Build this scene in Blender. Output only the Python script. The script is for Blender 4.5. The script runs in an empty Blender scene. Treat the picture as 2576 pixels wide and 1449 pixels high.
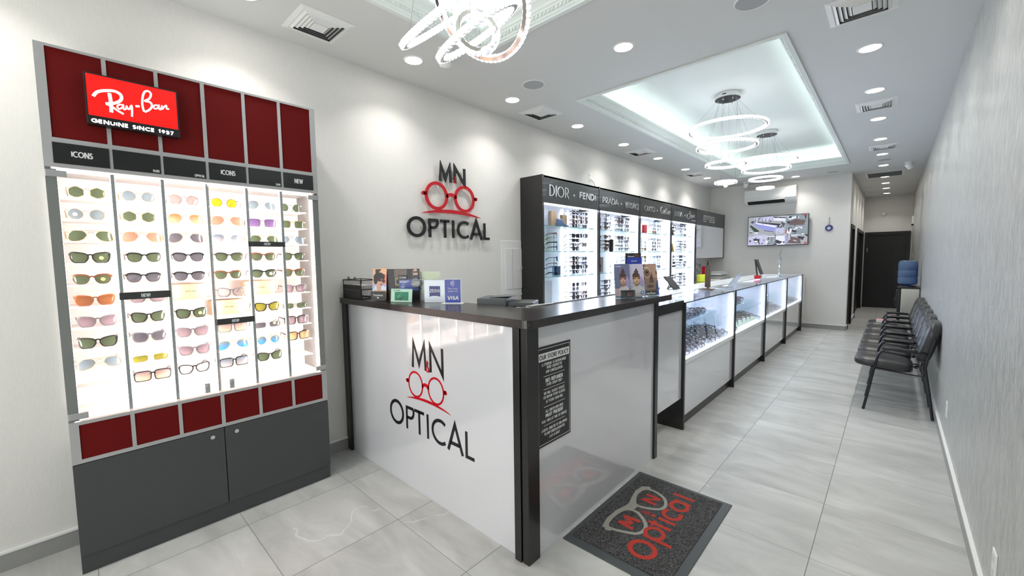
import bpy, math, random
from mathutils import Matrix, Vector, Euler
PI = math.pi
random.seed(7)
S = bpy.context.scene
COL = S.collection
# ------------------------------------------------------------------ camera
F_PX = 1033.405
cam_d = bpy.data.cameras.new('camera')
cam_d.sensor_width = 36.0
cam_d.lens = F_PX / 2576 * 36.0
cam_d.clip_start = 0.02
cam = bpy.data.objects.new('camera', cam_d)
COL.objects.link(cam)
cam.matrix_world = Matrix(((0.73376421, -0.03970728, 0.67824289, 0),
                           (0.67927132, 0.06262032, -0.73121076, 0),
                           (-0.0134374, 0.99724722, 0.07292057, 1.52),
                           (0, 0, 0, 1)))
S.camera = cam
# ------------------------------------------------------------------ world and exposure
W = bpy.data.worlds.new('world'); S.world = W; W.use_nodes = True
W.node_tree.nodes['Background'].inputs[0].default_value = (1.0, 0.98, 0.95, 1)
W.node_tree.nodes['Background'].inputs[1].default_value = 2.6
S.view_settings.view_transform = 'Standard'
S.view_settings.look = 'None'
S.view_settings.gamma = 1.0
S.view_settings.use_curve_mapping = False
S.view_settings.exposure = 0.66
S.cycles.max_bounces = 10
S.cycles.diffuse_bounces = 5
S.cycles.glossy_bounces = 4
S.cycles.transmission_bounces = 6
S.cycles.transparent_max_bounces = 24
S.cycles.caustics_reflective = False
S.cycles.caustics_refractive = False
S.cycles.sample_clamp_indirect = 6.0
DOWNLIGHT_W = 2.9
COVE_E = 6.0
LED_E = 14.0
LED_CAB = 2.6
# ------------------------------------------------------------------ materials
MATS = {}
def lin(c):
    return tuple(((v / 255) / 12.92 if v / 255 <= 0.04045 else ((v / 255 + 0.055) / 1.055) ** 2.4) for v in c)
def mat(name, rgb=(200, 200, 200), rough=0.5, metal=0.0, emit=None, es=1.0, coat=0.0, spec=0.5, noise=None, bump=None):
    """rgb in sRGB 0..255; noise=(scale, amount) subtle colour variation; bump=(scale, strength)"""
    if name in MATS: return MATS[name]
    m = bpy.data.materials.new(name); m.use_nodes = True
    nt = m.node_tree; b = nt.nodes['Principled BSDF']
    c = lin(rgb)
    b.inputs['Base Color'].default_value = (*c, 1)
    b.inputs['Roughness'].default_value = rough
    b.inputs['Metallic'].default_value = metal
    b.inputs['Specular IOR Level'].default_value = spec
    b.inputs['Coat Weight'].default_value = coat
    b.inputs['Coat Roughness'].default_value = 0.03
    if emit:
        b.inputs['Emission Color'].default_value = (*lin(emit), 1)
        b.inputs['Emission Strength'].default_value = es
    if noise or bump:
        g = nt.nodes.new('ShaderNodeTexCoord')
        if noise:
            n = nt.nodes.new('ShaderNodeTexNoise'); n.inputs['Scale'].default_value = noise[0]; n.inputs['Detail'].default_value = 4
            nt.links.new(g.outputs['Object'], n.inputs['Vector'])
            mx = nt.nodes.new('ShaderNodeMix'); mx.data_type = 'RGBA'
            a = noise[1]
            mx.inputs[6].default_value = (*[v * (1 - a) for v in c], 1)
            mx.inputs[7].default_value = (*[min(1, v * (1 + a)) for v in c], 1)
            nt.links.new(n.outputs['Fac'], mx.inputs[0]); nt.links.new(mx.outputs[2], b.inputs['Base Color'])
        if bump:
            n2 = nt.nodes.new('ShaderNodeTexNoise'); n2.inputs['Scale'].default_value = bump[0]; n2.inputs['Detail'].default_value = 3
            nt.links.new(g.outputs['Object'], n2.inputs['Vector'])
            bp = nt.nodes.new('ShaderNodeBump'); bp.inputs['Strength'].default_value = bump[1]; bp.inputs['Distance'].default_value = 0.01
            nt.links.new(n2.outputs['Fac'], bp.inputs['Height']); nt.links.new(bp.outputs[0], b.inputs['Normal'])
    MATS[name] = m
    return m
def glass(name, tint=(250, 253, 253), rough=0.0, refl=1.0):
    if name in MATS: return MATS[name]
    m = bpy.data.materials.new(name); m.use_nodes = True; nt = m.node_tree
    nt.nodes.remove(nt.nodes['Principled BSDF']); out = nt.nodes['Material Output']
    t = nt.nodes.new('ShaderNodeBsdfTransparent'); t.inputs[0].default_value = (*lin(tint), 1)
    g = nt.nodes.new('ShaderNodeBsdfGlossy'); g.inputs['Roughness'].default_value = rough
    g.inputs[0].default_value = (1, 1, 1, 1)
    f = nt.nodes.new('ShaderNodeLayerWeight'); f.inputs[0].default_value = .5
    pw = nt.nodes.new('ShaderNodeMath'); pw.operation = 'POWER'; pw.inputs[1].default_value = 5
    k = nt.nodes.new('ShaderNodeMath'); k.operation = 'MULTIPLY_ADD'; k.inputs[1].default_value = .9 * refl; k.inputs[2].default_value = .035 * refl
    nt.links.new(f.outputs['Facing'], pw.inputs[0]); nt.links.new(pw.outputs[0], k.inputs[0])
    mx = nt.nodes.new('ShaderNodeMixShader')
    nt.links.new(k.outputs[0], mx.inputs[0]); nt.links.new(t.outputs[0], mx.inputs[1]); nt.links.new(g.outputs[0], mx.inputs[2])
    nt.links.new(mx.outputs[0], out.inputs[0])
    MATS[name] = m
    return m
def lensmat(name, top, bot, alpha=0.85):
    """tinted spectacle lens: gradient tint from top to bottom, partly see-through"""
    if name in MATS: return MATS[name]
    m = bpy.data.materials.new(name); m.use_nodes = True; nt = m.node_tree
    b = nt.nodes['Principled BSDF']; out = nt.nodes['Material Output']
    tc = nt.nodes.new('ShaderNodeTexCoord'); sp = nt.nodes.new('ShaderNodeSeparateXYZ')
    nt.links.new(tc.outputs['Generated'], sp.inputs[0])
    mx = nt.nodes.new('ShaderNodeMix'); mx.data_type = 'RGBA'
    mx.inputs[6].default_value = (*lin(bot), 1); mx.inputs[7].default_value = (*lin(top), 1)
    nt.links.new(sp.outputs[2], mx.inputs[0]); nt.links.new(mx.outputs[2], b.inputs['Base Color'])
    b.inputs['Roughness'].default_value = 0.05
    t = nt.nodes.new('ShaderNodeBsdfTransparent'); nt.links.new(mx.outputs[2], t.inputs[0])
    ms = nt.nodes.new('ShaderNodeMixShader'); ms.inputs[0].default_value = alpha if alpha > .9 else alpha * .36
    nt.links.new(t.outputs[0], ms.inputs[1]); nt.links.new(b.outputs[0], ms.inputs[2]); nt.links.new(ms.outputs[0], out.inputs[0])
    MATS[name] = m
    return m
# ------------------------------------------------------------------ mesh builder
class MB:
    def __init__(s): s.v = []; s.f = []; s.mi = []; s.m = 0
    def use(s, i): s.m = i; return s
    def add(s, vs, fs):
        o = len(s.v); s.v += [tuple(p) for p in vs]
        for f in fs: s.f.append(tuple(i + o for i in f)); s.mi.append(s.m)
        return s
    def box(s, x0, x1, y0, y1, z0, z1):
        x0, x1 = min(x0, x1), max(x0, x1); y0, y1 = min(y0, y1), max(y0, y1); z0, z1 = min(z0, z1), max(z0, z1)
        return s.add([(x0,y0,z0),(x1,y0,z0),(x1,y1,z0),(x0,y1,z0),(x0,y0,z1),(x1,y0,z1),(x1,y1,z1),(x0,y1,z1)],
                     [(0,3,2,1),(4,5,6,7),(0,1,5,4),(1,2,6,5),(2,3,7,6),(3,0,4,7)])
    def quad(s, a, b, c, d): return s.add([a, b, c, d], [(0, 1, 2, 3)])
    def tube(s, pts, r, n=8, closed=False, caps=True):
        pts = [Vector(p) for p in pts]; N = len(pts); rs = r if isinstance(r, (list, tuple)) else [r] * N
        vs = []; up = None
        for i, p in enumerate(pts):
            a = pts[(i - 1) % N] if (closed or i > 0) else pts[i]; b = pts[(i + 1) % N] if (closed or i < N - 1) else pts[i]
            t = (b - a).normalized() if (b - a).length > 1e-9 else Vector((0, 0, 1))
            if up is None:
                up = Vector((0, 0, 1)) if abs(t.z) < 0.9 else Vector((1, 0, 0))
            u = (up - t * up.dot(t))
            if u.length < 1e-6: u = t.orthogonal()
            u.normalize(); w = t.cross(u); up = u
            for k in range(n):
                q = 2 * PI * k / n
                vs.append(p + (u * math.cos(q) + w * math.sin(q)) * rs[i])
        fs = []
        M = N if closed else N - 1
        for i in range(M):
            j = (i + 1) % N
            for k in range(n):
                l = (k + 1) % n
                fs.append((i*n+k, j*n+k, j*n+l, i*n+l))
        if caps and not closed:
            fs.append(tuple(range(n))); fs.append(tuple((N-1)*n + k for k in reversed(range(n))))
        return s.add(vs, fs)
    def lathe(s, prof, n=24, c=(0, 0), axis='z', cap=True):
        """prof = [(r, z)...] around vertical axis at c"""
        vs = []; fs = []
        for r, z in prof:
            for k in range(n):
                q = 2 * PI * k / n; vs.append((c[0] + r * math.cos(q), c[1] + r * math.sin(q), z))
        for i in range(len(prof) - 1):
            for k in range(n):
                l = (k + 1) % n; fs.append((i*n+k, i*n+l, (i+1)*n+l, (i+1)*n+k))
        if cap:
            fs.append(tuple(reversed(range(n)))); fs.append(tuple((len(prof)-1)*n + k for k in range(n)))
        return s.add(vs, fs)
    def prism(s, poly, fn, d0, d1):
        """poly: 2d points; fn(u, v, d) -> 3d; extruded between d0 and d1"""
        n = len(poly)
        vs = [fn(u, v, d0) for u, v in poly] + [fn(u, v, d1) for u, v in poly]
        fs = [tuple(reversed(range(n))), tuple(range(n, 2 * n))]
        fs += [(i, (i+1) % n, n + (i+1) % n, n + i) for i in range(n)]
        return s.add(vs, fs)
    def extr(s, prof, p0, p1, right, up=(0, 0, 1)):
        """profile (a along right, b along up) swept from p0 to p1"""
        p0, p1, right, up = Vector(p0), Vector(p1), Vector(right), Vector(up); n = len(prof)
        vs = [p0 + right*a + up*b for a, b in prof] + [p1 + right*a + up*b for a, b in prof]
        fs = [tuple(range(n)), tuple(reversed(range(n, 2*n)))] + [(i, n+i, n+(i+1) % n, (i+1) % n) for i in range(n)]
        return s.add(vs, fs)
    def sup(s, c, ax, e1=0.3, e2=0.3, nu=28, nv=16, rot=None, fn=None):
        """superellipsoid"""
        def sg(v, e): return math.copysign(abs(v) ** e, v)
        vs = []; fs = []
        for j in range(nv + 1):
            ph = -PI/2 + PI * j / nv
            for i in range(nu):
                th = 2 * PI * i / nu
                p = Vector((ax[0]*sg(math.cos(ph), e1)*sg(math.cos(th), e2), ax[1]*sg(math.cos(ph), e1)*sg(math.sin(th), e2), ax[2]*sg(math.sin(ph), e1)))
                if fn: p = Vector(fn(p))
                if rot: p = rot @ p
                vs.append(p + Vector(c))
        for j in range(nv):
            for i in range(nu):
                k = (i + 1) % nu; fs.append((j*nu+i, j*nu+k, (j+1)*nu+k, (j+1)*nu+i))
        return s.add(vs, fs)
    def mesh(s, name, mats, smooth=None, off=(0, 0, 0)):
        me = bpy.data.meshes.new(name)
        me.from_pydata([(a-off[0], b-off[1], c-off[2]) for a, b, c in s.v], [], s.f)
        for m in (mats if isinstance(mats, (list, tuple)) else [mats]): me.materials.append(m)
        me.polygons.foreach_set('material_index', s.mi)
        me.validate(); me.update()
        import bmesh
        bm = bmesh.new(); bm.from_mesh(me); bmesh.ops.recalc_face_normals(bm, faces=bm.faces); bm.to_mesh(me); bm.free()
        if smooth:
            me.polygons.foreach_set('use_smooth', [True] * len(me.polygons))
            me.set_sharp_from_angle(angle=math.radians(smooth))
        return me
LOCS = {}
def thing(name, label, cat, loc=(0, 0, 0), rz=0, group=None):
    o = bpy.data.objects.new(name, None); COL.objects.link(o); o.empty_display_size = 0.05
    o.location = loc; o.rotation_euler = (0, 0, rz); o['label'] = label; o['category'] = cat
    if group: o['group'] = group
    LOCS[o.name] = tuple(loc)
    return o
def part(name, mb, mats, parent, smooth=None, local=False, bevel=0, label=None):
    off = (0, 0, 0) if (local or parent is None) else LOCS[parent.name]
    me = mb if isinstance(mb, bpy.types.Mesh) else mb.mesh(name, mats, smooth, off)
    o = bpy.data.objects.new(name, me); COL.objects.link(o); o.parent = parent
    if parent is not None: LOCS[o.name] = LOCS[parent.name] if not local else (0, 0, 0)
    if bevel:
        b = o.modifiers.new('bevel', 'BEVEL'); b.width = bevel; b.segments = 2; b.limit_method = 'ANGLE'; b.angle_limit = 0.6
    if label: o['label'] = label
    return o
def solo(name, mb, mats, label, cat, loc=(0, 0, 0), smooth=None, group=None, bevel=0, rz=0, local=False):
    me = mb.mesh(name, mats, smooth, (0, 0, 0) if local else loc)
    o = bpy.data.objects.new(name, me); COL.objects.link(o); o.location = loc; o.rotation_euler = (0, 0, rz)
    o['label'] = label; o['category'] = cat
    if group: o['group'] = group
    if bevel:
        b = o.modifiers.new('bevel', 'BEVEL'); b.width = bevel; b.segments = 2; b.limit_method = 'ANGLE'; b.angle_limit = 0.6
    LOCS[o.name] = tuple(loc)
    return o
def struct(name, mb, mats, parent=None, smooth=None):
    me = mb.mesh(name, mats, smooth); o = bpy.data.objects.new(name, me); COL.objects.link(o)
    o.parent = parent
    if parent is None: o['kind'] = 'structure'
    LOCS[o.name] = (0, 0, 0)
    return o
def dup(root, loc, label, group=None, rz=None):
    r = root.copy(); COL.objects.link(r); r.location = loc; r['label'] = label
    if rz is not None: r.rotation_euler = (0, 0, rz)
    if group: r['group'] = group
    for ch in list(root.children):
        c = ch.copy(); COL.objects.link(c); c.parent = r
        for g in ch.children:
            d = g.copy(); COL.objects.link(d); d.parent = c
    return r
def lamp(parent, kind, loc, energy, color=(1, 1, 1), size=0.1, sy=None, spread=None, rot=(0, 0, 0), shape=None):
    d = bpy.data.lights.new('lamp_light', kind); d.energy = energy; d.color = color
    if kind == 'AREA':
        d.shape = shape or ('RECTANGLE' if sy else 'DISK'); d.size = size
        if sy: d.size_y = sy
        if spread: d.spread = spread
    o = bpy.data.objects.new('lamp_light', d); COL.objects.link(o); o.parent = parent
    o.location = loc; o.rotation_euler = rot
    return o
# ------------------------------------------------------------------ stroke lettering
def arc(cx, cy, rx, ry, a0, a1, n=14):
    return [(cx + rx*math.cos(math.radians(a0 + (a1-a0)*i/n)), cy + ry*math.sin(math.radians(a0 + (a1-a0)*i/n))) for i in range(n+1)]
G = {
 'A': (.74, [[(.0,0),(.37,1),(.74,0)], [(.13,.3),(.61,.3)]]),
 'B': (.5, [[(.05,0),(.05,1),(.25,1)] + arc(.25,.77,.2,.23,90,-90) + [(.05,.54)], [(.05,.54),(.25,.54)] + arc(.27,.27,.23,.27,90,-90) + [(.05,0)]]),
 'C': (.72, [arc(.47,.5,.43,.5,50,310,22)]),
 'D': (.7, [[(.05,0),(.05,1),(.22,1)] + arc(.22,.5,.43,.5,90,-90,18) + [(.05,0)]]),
 'E': (.48, [[(.46,1),(.05,1),(.05,0),(.46,0)], [(.05,.53),(.42,.53)]]),
 'F': (.46, [[(.44,1),(.05,1),(.05,0)], [(.05,.53),(.4,.53)]]),
 'G': (.82, [arc(.47,.5,.43,.5,48,360,24) + [(.5,.5)]]),
 'H': (.66, [[(.05,0),(.05,1)], [(.61,0),(.61,1)], [(.05,.52),(.61,.52)]]),
 'I': (.1, [[(.05,0),(.05,1)]]),
 'J': (.35, [[(.3,1),(.3,.2)] + arc(.12,.2,.18,.2,0,-120,8)]),
 'K': (.6, [[(.05,0),(.05,1)], [(.52,1),(.08,.5),(.56,0)]]),
 'L': (.45, [[(.05,1),(.05,0),(.44,0)]]),
 'M': (.9, [[(.05,0),(.12,1),(.45,.18),(.78,1),(.85,0)]]),
 'N': (.74, [[(.05,0),(.05,1),(.69,0),(.69,1)]]),
 'O': (.96, [arc(.48,.5,.44,.5,90,450,30)]),
 'P': (.5, [[(.05,0),(.05,1),(.24,1)] + arc(.24,.72,.22,.28,90,-90) + [(.05,.44)]]),
 'R': (.56, [[(.05,0),(.05,1),(.24,1)] + arc(.24,.73,.22,.27,90,-90) + [(.05,.46)], [(.2,.46),(.52,0)]]),
 'S': (.46, [arc(.24,.76,.18,.24,30,270,14)[:-1] + arc(.22,.27,.21,.27,90,-150,14)]),
 'T': (.5, [[(0,1),(.5,1)], [(.25,1),(.25,0)]]),
 'U': (.64, [[(.05,1),(.05,.3)] + arc(.32,.3,.27,.3,180,360,14) + [(.59,1)]]),
 'V': (.68, [[(0,1),(.34,0),(.68,1)]]),
 'W': (1.0, [[(0,1),(.26,0),(.5,.95),(.74,0),(1,1)]]),
 'Y': (.62, [[(0,1),(.31,.45),(.62,1)], [(.31,.45),(.31,0)]]),
 'Z': (.56, [[(.02,1),(.54,1),(.02,0),(.54,0)]]),
 '0': (.56, [arc(.28,.5,.23,.5,90,450,22)]),
 '1': (.3, [[(.02,.8),(.2,1),(.2,0)]]),
 '3': (.5, [arc(.22,.75,.2,.24,150,-90,12)[:-1] + arc(.22,.27,.23,.27,90,-150,12)]),
 '7': (.5, [[(.02,1),(.48,1),(.14,0)]]),
 '9': (.52, [arc(.26,.7,.21,.3,0,360,18), [(.47,.7),(.2,0)]]),
 '%': (.8, [arc(.17,.78,.13,.2,0,360,12), arc(.62,.22,.13,.2,0,360,12), [(.62,1),(.17,0)]]),
 '-': (.3, [[(.0,.4),(.3,.4)]]),
 '!': (.1, [[(.05,1),(.05,.28)], [(.05,.12),(.05,0)]]),
 ' ': (.3, []),
}
def ribbon(mb, pts, width, fn, d0, d1):
    """flat band of given width along a 2d polyline, extruded"""
    pts = [p for i, p in enumerate(pts) if i == 0 or (abs(p[0]-pts[i-1][0]) + abs(p[1]-pts[i-1][1])) > 1e-7]
    N = len(pts)
    if N < 2: return
    closed = abs(pts[0][0]-pts[-1][0]) + abs(pts[0][1]-pts[-1][1]) < 1e-6
    if closed: pts = pts[:-1]; N -= 1
    def wd(i, t):
        w = width(i / (N-1 if N > 1 else 1), t) if callable(width) else width
        return w
    L = []; Rr = []
    for i in range(N):
        p = Vector(pts[i])
        a = Vector(pts[(i-1) % N]) if (closed or i > 0) else None
        b = Vector(pts[(i+1) % N]) if (closed or i < N-1) else None
        t0 = (p - a).normalized() if a is not None else None
        t1 = (b - p).normalized() if b is not None else None
        if t0 is None: t0 = t1
        if t1 is None: t1 = t0
        t = (t0 + t1)
        t = t.normalized() if t.length > 1e-6 else t0
        n = Vector((-t.y, t.x)); cosh = max(0.34, n.dot(Vector((-t0.y, t0.x))))
        w = wd(i, t) / 2 / cosh
        L.append(p + n*w); Rr.append(p - n*w)
    vs = []
    for i in range(N):
        vs += [fn(L[i].x, L[i].y, d0), fn(Rr[i].x, Rr[i].y, d0), fn(L[i].x, L[i].y, d1), fn(Rr[i].x, Rr[i].y, d1)]
    fs = []
    for i in range(N if closed else N-1):
        j = (i+1) % N; a, b = 4*i, 4*j
        fs += [(a, a+1, b+1, b), (a+2, b+2, b+3, a+3), (a, b, b+2, a+2), (a+1, a+3, b+3, b+1)]
    if not closed:
        fs += [(0, 2, 3, 1), (4*(N-1), 4*(N-1)+1, 4*(N-1)+3, 4*(N-1)+2)]
    mb.add(vs, fs)
def textw(txt, gap=.14): return sum(G[c][0] for c in txt) + gap * (len(txt)-1)
def strokes(mb, txt, fn, u0, v0, height, width=None, wt=.12, thin=None, serif=0, d0=0, d1=0.002, gap=None, align='l', slant=0):
    """draw capitals on a plane; fn(u, v, d); width = total fitted width"""
    if gap is None: gap = .08 + wt*.6
    tw = textw(txt, gap); sx = (width / tw) if width else height
    if align == 'c': u0 = u0 - tw*sx/2
    x = 0
    D1 = d1; kk = 0
    for ch in txt:
        w, st = G[ch]
        for pl in st:
            kk += 1; d1 = D1*(1 + .12*(kk % 3))
            P = [(u0 + (x+a)*sx + slant*b*height, v0 + (wt/2 + b*(1-wt))*height if ch not in 'MNAVWZTEFLIH' or True else 0) for a, b in pl]
            if thin is None: wf = wt*height
            if thin is None and ch in 'AMNVWKYZ7':
                for (xa, ya), (xb, yb) in zip(P, P[1:]):
                    hor = abs(yb-ya) < .3*abs(xb-xa) and abs(yb-ya) < height*.1
                    if hor: ribbon(mb, [(xa, ya), (xb, yb)], wf, fn, d0, d1); continue
                    s0 = 1 if ya > v0 + height*.9 - wf else (-1 if ya < v0 + height*.1 + wf/2 else 0); s1 = 1 if yb > v0 + height*.9 - wf else (-1 if yb < v0 + height*.1 + wf/2 else 0)
                    ya += s0*wf/2; yb += s1*wf/2
                    hw = wf*math.hypot(xb-xa, yb-ya)/abs(yb-ya)/2
                    kk += 1; mb.prism([(xa-hw, ya), (xa+hw, ya), (xb+hw, yb), (xb-hw, yb)], fn, d0, D1*(1 + .12*(kk % 3)))
                continue
            if thin is not None:
                def wf(q, t, _w=wt, _t=thin): return height * (_t + (_w - _t) * abs(t.y) ** 1.5)
            ribbon(mb, P, wf, fn, d0, d1)
            if serif and len(pl) < 12:
                for e in (pl[0], pl[-1]):
                    if e[1] in (0, 1) and ch not in 'CGOSUJ':
                        y = v0 + (wt/2 + e[1]*(1-wt))*height; X = u0 + (x+e[0])*sx
                        yy = y + (height*wt/2 - height*.02) * (1 if e[1] == 1 else -1)
                        ribbon(mb, [(X - serif*height, yy), (X + serif*height, yy)], height*.035, fn, d0, d1)
        x += w + gap
    return tw * sx
def fonttext(mb, txt, fn, u0, v0, w, h, bold=0.0, d0=0, d1=0.001, align='l', shear=0.0):
    """built-in typeface fitted to a w x h box"""
    c = bpy.data.curves.new('t', 'FONT'); c.body = txt; c.size = 1; c.offset = bold; c.resolution_u = 3; c.shear = shear; c.align_x = 'LEFT'
    o = bpy.data.objects.new('t', c); COL.objects.link(o)
    dg = bpy.context.evaluated_depsgraph_get(); me = bpy.data.meshes.new_from_object(o.evaluated_get(dg))
    xs = [v.co.x for v in me.vertices]; ys = [v.co.y for v in me.vertices]
    if xs:
        x0, x1, y0, y1 = min(xs), max(xs), min(ys), max(ys); sx = w/(x1-x0); sy = h/(y1-y0)
        if align == 'c': u0 -= w/2
        vs = [fn(u0 + (v.co.x-x0)*sx, v0 + (v.co.y-y0)*sy, d1) for v in me.vertices]
        mb.add(vs, [tuple(p.vertices) for p in me.polygons])
    bpy.data.objects.remove(o); bpy.data.curves.remove(c); bpy.data.meshes.remove(me)
# ------------------------------------------------------------------ setting materials
def floor_mat():
    m = bpy.data.materials.new('floor_tile'); m.use_nodes = True; nt = m.node_tree; L = nt.links.new
    b = nt.nodes['Principled BSDF']
    def N(t, **k):
        n = nt.nodes.new(t)
        for a, v in k.items(): setattr(n, a, v)
        return n
    def M(op, a, bb=None, c=None):
        n = N('ShaderNodeMath', operation=op)
        for i, v in enumerate((a, bb, c)):
            if v is None: continue
            if isinstance(v, (int, float)): n.inputs[i].default_value = v
            else: L(v, n.inputs[i])
        return n.outputs[0]
    geo = N('ShaderNodeNewGeometry'); sp = N('ShaderNodeSeparateXYZ'); L(geo.outputs['Position'], sp.inputs[0])
    u = M('DIVIDE', M('ADD', sp.outputs[0], 0.25 + 6.07), 0.607); v = M('DIVIDE', M('ADD', sp.outputs[1], -0.615 + 6.065), 0.6065)
    fu = M('FRACT', u); fv = M('FRACT', v)
    def edge(f, w):
        d = M('MINIMUM', f, M('SUBTRACT', 1.0, f)); return M('LESS_THAN', d, w)
    joint = M('MAXIMUM', edge(fu, 0.0030), edge(fv, 0.0021))
    cid = N('ShaderNodeCombineXYZ'); L(M('FLOOR', u), cid.inputs[0]); L(M('FLOOR', v), cid.inputs[1])
    wn = N('ShaderNodeTexWhiteNoise', noise_dimensions='3D'); L(cid.outputs[0], wn.inputs['Vector'])
    off = N('ShaderNodeVectorMath', operation='MULTIPLY_ADD'); L(wn.outputs['Color'], off.inputs[0]); off.inputs[1].default_value = (9, 9, 9); L(geo.outputs['Position'], off.inputs[2])
    n1 = N('ShaderNodeTexNoise'); n1.inputs['Scale'].default_value = 2.2; n1.inputs['Detail'].default_value = 6; n1.inputs['Roughness'].default_value = 0.6; n1.inputs['Distortion'].default_value = 0.7
    mp = N('ShaderNodeMapping'); mp.inputs['Scale'].default_value = (0.8, 2.2, 1); L(off.outputs[0], mp.inputs[0]); L(mp.outputs[0], n1.inputs['Vector'])
    n2 = N('ShaderNodeTexNoise'); n2.inputs['Scale'].default_value = .55; n2.inputs['Detail'].default_value = 5; n2.inputs['Roughness'].default_value = 0.42; n2.inputs['Distortion'].default_value = 0.15; L(off.outputs[0], n2.inputs['Vector'])
    vein = M('LESS_THAN', M('ABSOLUTE', M('SUBTRACT', n2.outputs['Fac'], 0.5)), 0.0012)
    n3 = N('ShaderNodeTexNoise'); n3.inputs['Scale'].default_value = 1.3; L(off.outputs[0], n3.inputs['Vector'])
    vein = M('MULTIPLY', vein, M('GREATER_THAN', n3.outputs['Fac'], 0.57))
    cr = N('ShaderNodeValToRGB'); cr.color_ramp.elements[0].position = 0.32; cr.color_ramp.elements[1].position = 0.72
    cr.color_ramp.elements[0].color = (*lin((166, 166, 163)), 1); cr.color_ramp.elements[1].color = (*lin((198, 198, 195)), 1); L(n1.outputs['Fac'], cr.inputs[0])
    mv = N('ShaderNodeMix', data_type='RGBA'); L(M('MULTIPLY', vein, 0.3), mv.inputs[0]); L(cr.outputs[0], mv.inputs[6]); mv.inputs[7].default_value = (*lin((232, 232, 230)), 1)
    tb = N('ShaderNodeHueSaturation'); L(M('ADD', 0.96, M('MULTIPLY', wn.outputs['Value'], 0.08)), tb.inputs['Value']); L(mv.outputs[2], tb.inputs['Color'])
    mj = N('ShaderNodeMix', data_type='RGBA'); L(joint, mj.inputs[0]); L(tb.outputs[0], mj.inputs[6]); mj.inputs[7].default_value = (*lin((104, 106, 104)), 1)
    L(mj.outputs[2], b.inputs['Base Color'])
    b.inputs['Roughness'].default_value = 0.34
    n4 = N('ShaderNodeTexNoise'); n4.inputs['Scale'].default_value = 7; n4.inputs['Detail'].default_value = 3
    L(M('ADD', 0.26, M('MULTIPLY', n4.outputs['Fac'], 0.16)), b.inputs['Roughness'])
    return m
def wall_mat(name, rgb, rough, sx, sz, strength, var, dist=0.003, metal=0.0, spec=0.5):
    """papered wall with a fine vertical grain"""
    m = bpy.data.materials.new(name); m.use_nodes = True; nt = m.node_tree; L = nt.links.new; b = nt.nodes['Principled BSDF']
    geo = nt.nodes.new('ShaderNodeNewGeometry'); mp = nt.nodes.new('ShaderNodeMapping'); mp.inputs['Scale'].default_value = (sx, sx, sz)
    n = nt.nodes.new('ShaderNodeTexNoise'); n.inputs['Scale'].default_value = 1.0; n.inputs['Detail'].default_value = 5; n.inputs['Roughness'].default_value = 0.65
    L(geo.outputs['Position'], mp.inputs[0]); L(mp.outputs[0], n.inputs['Vector'])
    bp = nt.nodes.new('ShaderNodeBump'); bp.inputs['Strength'].default_value = strength; bp.inputs['Distance'].default_value = dist
    L(n.outputs['Fac'], bp.inputs['Height']); L(bp.outputs[0], b.inputs['Normal'])
    cr = nt.nodes.new('ShaderNodeValToRGB'); c = lin(rgb); cr.color_ramp.elements[0].position = .3; cr.color_ramp.elements[1].position = .7
    cr.color_ramp.elements[0].color = (*[x*(1-var) for x in c], 1); cr.color_ramp.elements[1].color = (*[min(1, x*(1+var)) for x in c], 1)
    L(n.outputs['Fac'], cr.inputs[0]); L(cr.outputs[0], b.inputs['Base Color'])
    b.inputs['Roughness'].default_value = rough; b.inputs['Metallic'].default_value = metal; b.inputs['Specular IOR Level'].default_value = spec
    return m
M_FLOOR = floor_mat()
M_WALL = wall_mat('wall_paper_white', (222, 220, 216), 0.6, 160, 30, 0.25, 0.03)
M_RWALL = wall_mat('wall_paper_grey', (188, 189, 186), 0.30, 30, 10, 1.0, 0.20, dist=0.03, metal=.08, spec=0.8)
M_CEIL = mat('ceiling_paint', (214, 214, 212), 0.7)
M_TRIM = mat('crown_white', (226, 230, 226), 0.5)
M_TRAY = mat('tray_paint', (232, 234, 230), 0.75)
M_BASE = mat('baseboard_tile', (150, 150, 148), 0.4, noise=(9, .08))
M_WHITE = mat('white_plastic', (232, 232, 230), 0.4)
M_BLACKWOOD = mat('black_laminate', (26, 25, 25), 0.32, noise=(60, .25), coat=.15)
M_ALU = mat('brushed_aluminium', (168, 169, 170), .32, metal=0.4)
M_CHROME = mat('chrome', (225, 225, 225), 0.08, metal=1.0)
M_DARK = mat('dark_slot', (14, 14, 15), 0.6)
M_GLASS = glass('clear_glass')
M_LED = mat('led_white', (255, 255, 255), emit=(228, 238, 255), es=LED_E)
XL, XR, H, YB, YE, YF = -3.19, 0.345, 3.06, 10.34, 15.3, -1.3
XC = -0.64
# ------------------------------------------------------------------ setting
struct('floor', MB().box(XL-.1, XR+.1, YF-.1, YE+.1, -.1, 0), M_FLOOR)
struct('wall_left', MB().box(XL-.1, XL, YF-.1, YB+.1, 0, 3.5), M_WALL)
struct('wall_right', MB().box(XR, XR+.1, YF-.1, YE+.1, 0, 3.5), M_RWALL)
struct('wall_back', MB().box(XL, XC, YB, YB+.1, 0, 3.5), M_WALL)
w = MB()
D1 = (10.62, 11.42); D2 = (12.55, 14.9)
for a, b in ((YB+.1, D1[0]), (D1[1], D2[0]), (D2[1], YE)): w.box(XC-.1, XC, a, b, 0, 3.5)
for a, b in (D1, D2): w.box(XC-.1, XC, a, b, 2.04, 3.5)
struct('wall_corridor_left', w, M_WALL)
w = MB().box(XC-.1, XR, YE, YE+.1, 2.04, 3.5).box(XC-.1, XC+.03, YE, YE+.1, 0, 2.04).box(XR-.03, XR, YE, YE+.1, 0, 2.04)
struct('wall_corridor_end', w, M_WALL)
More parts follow.
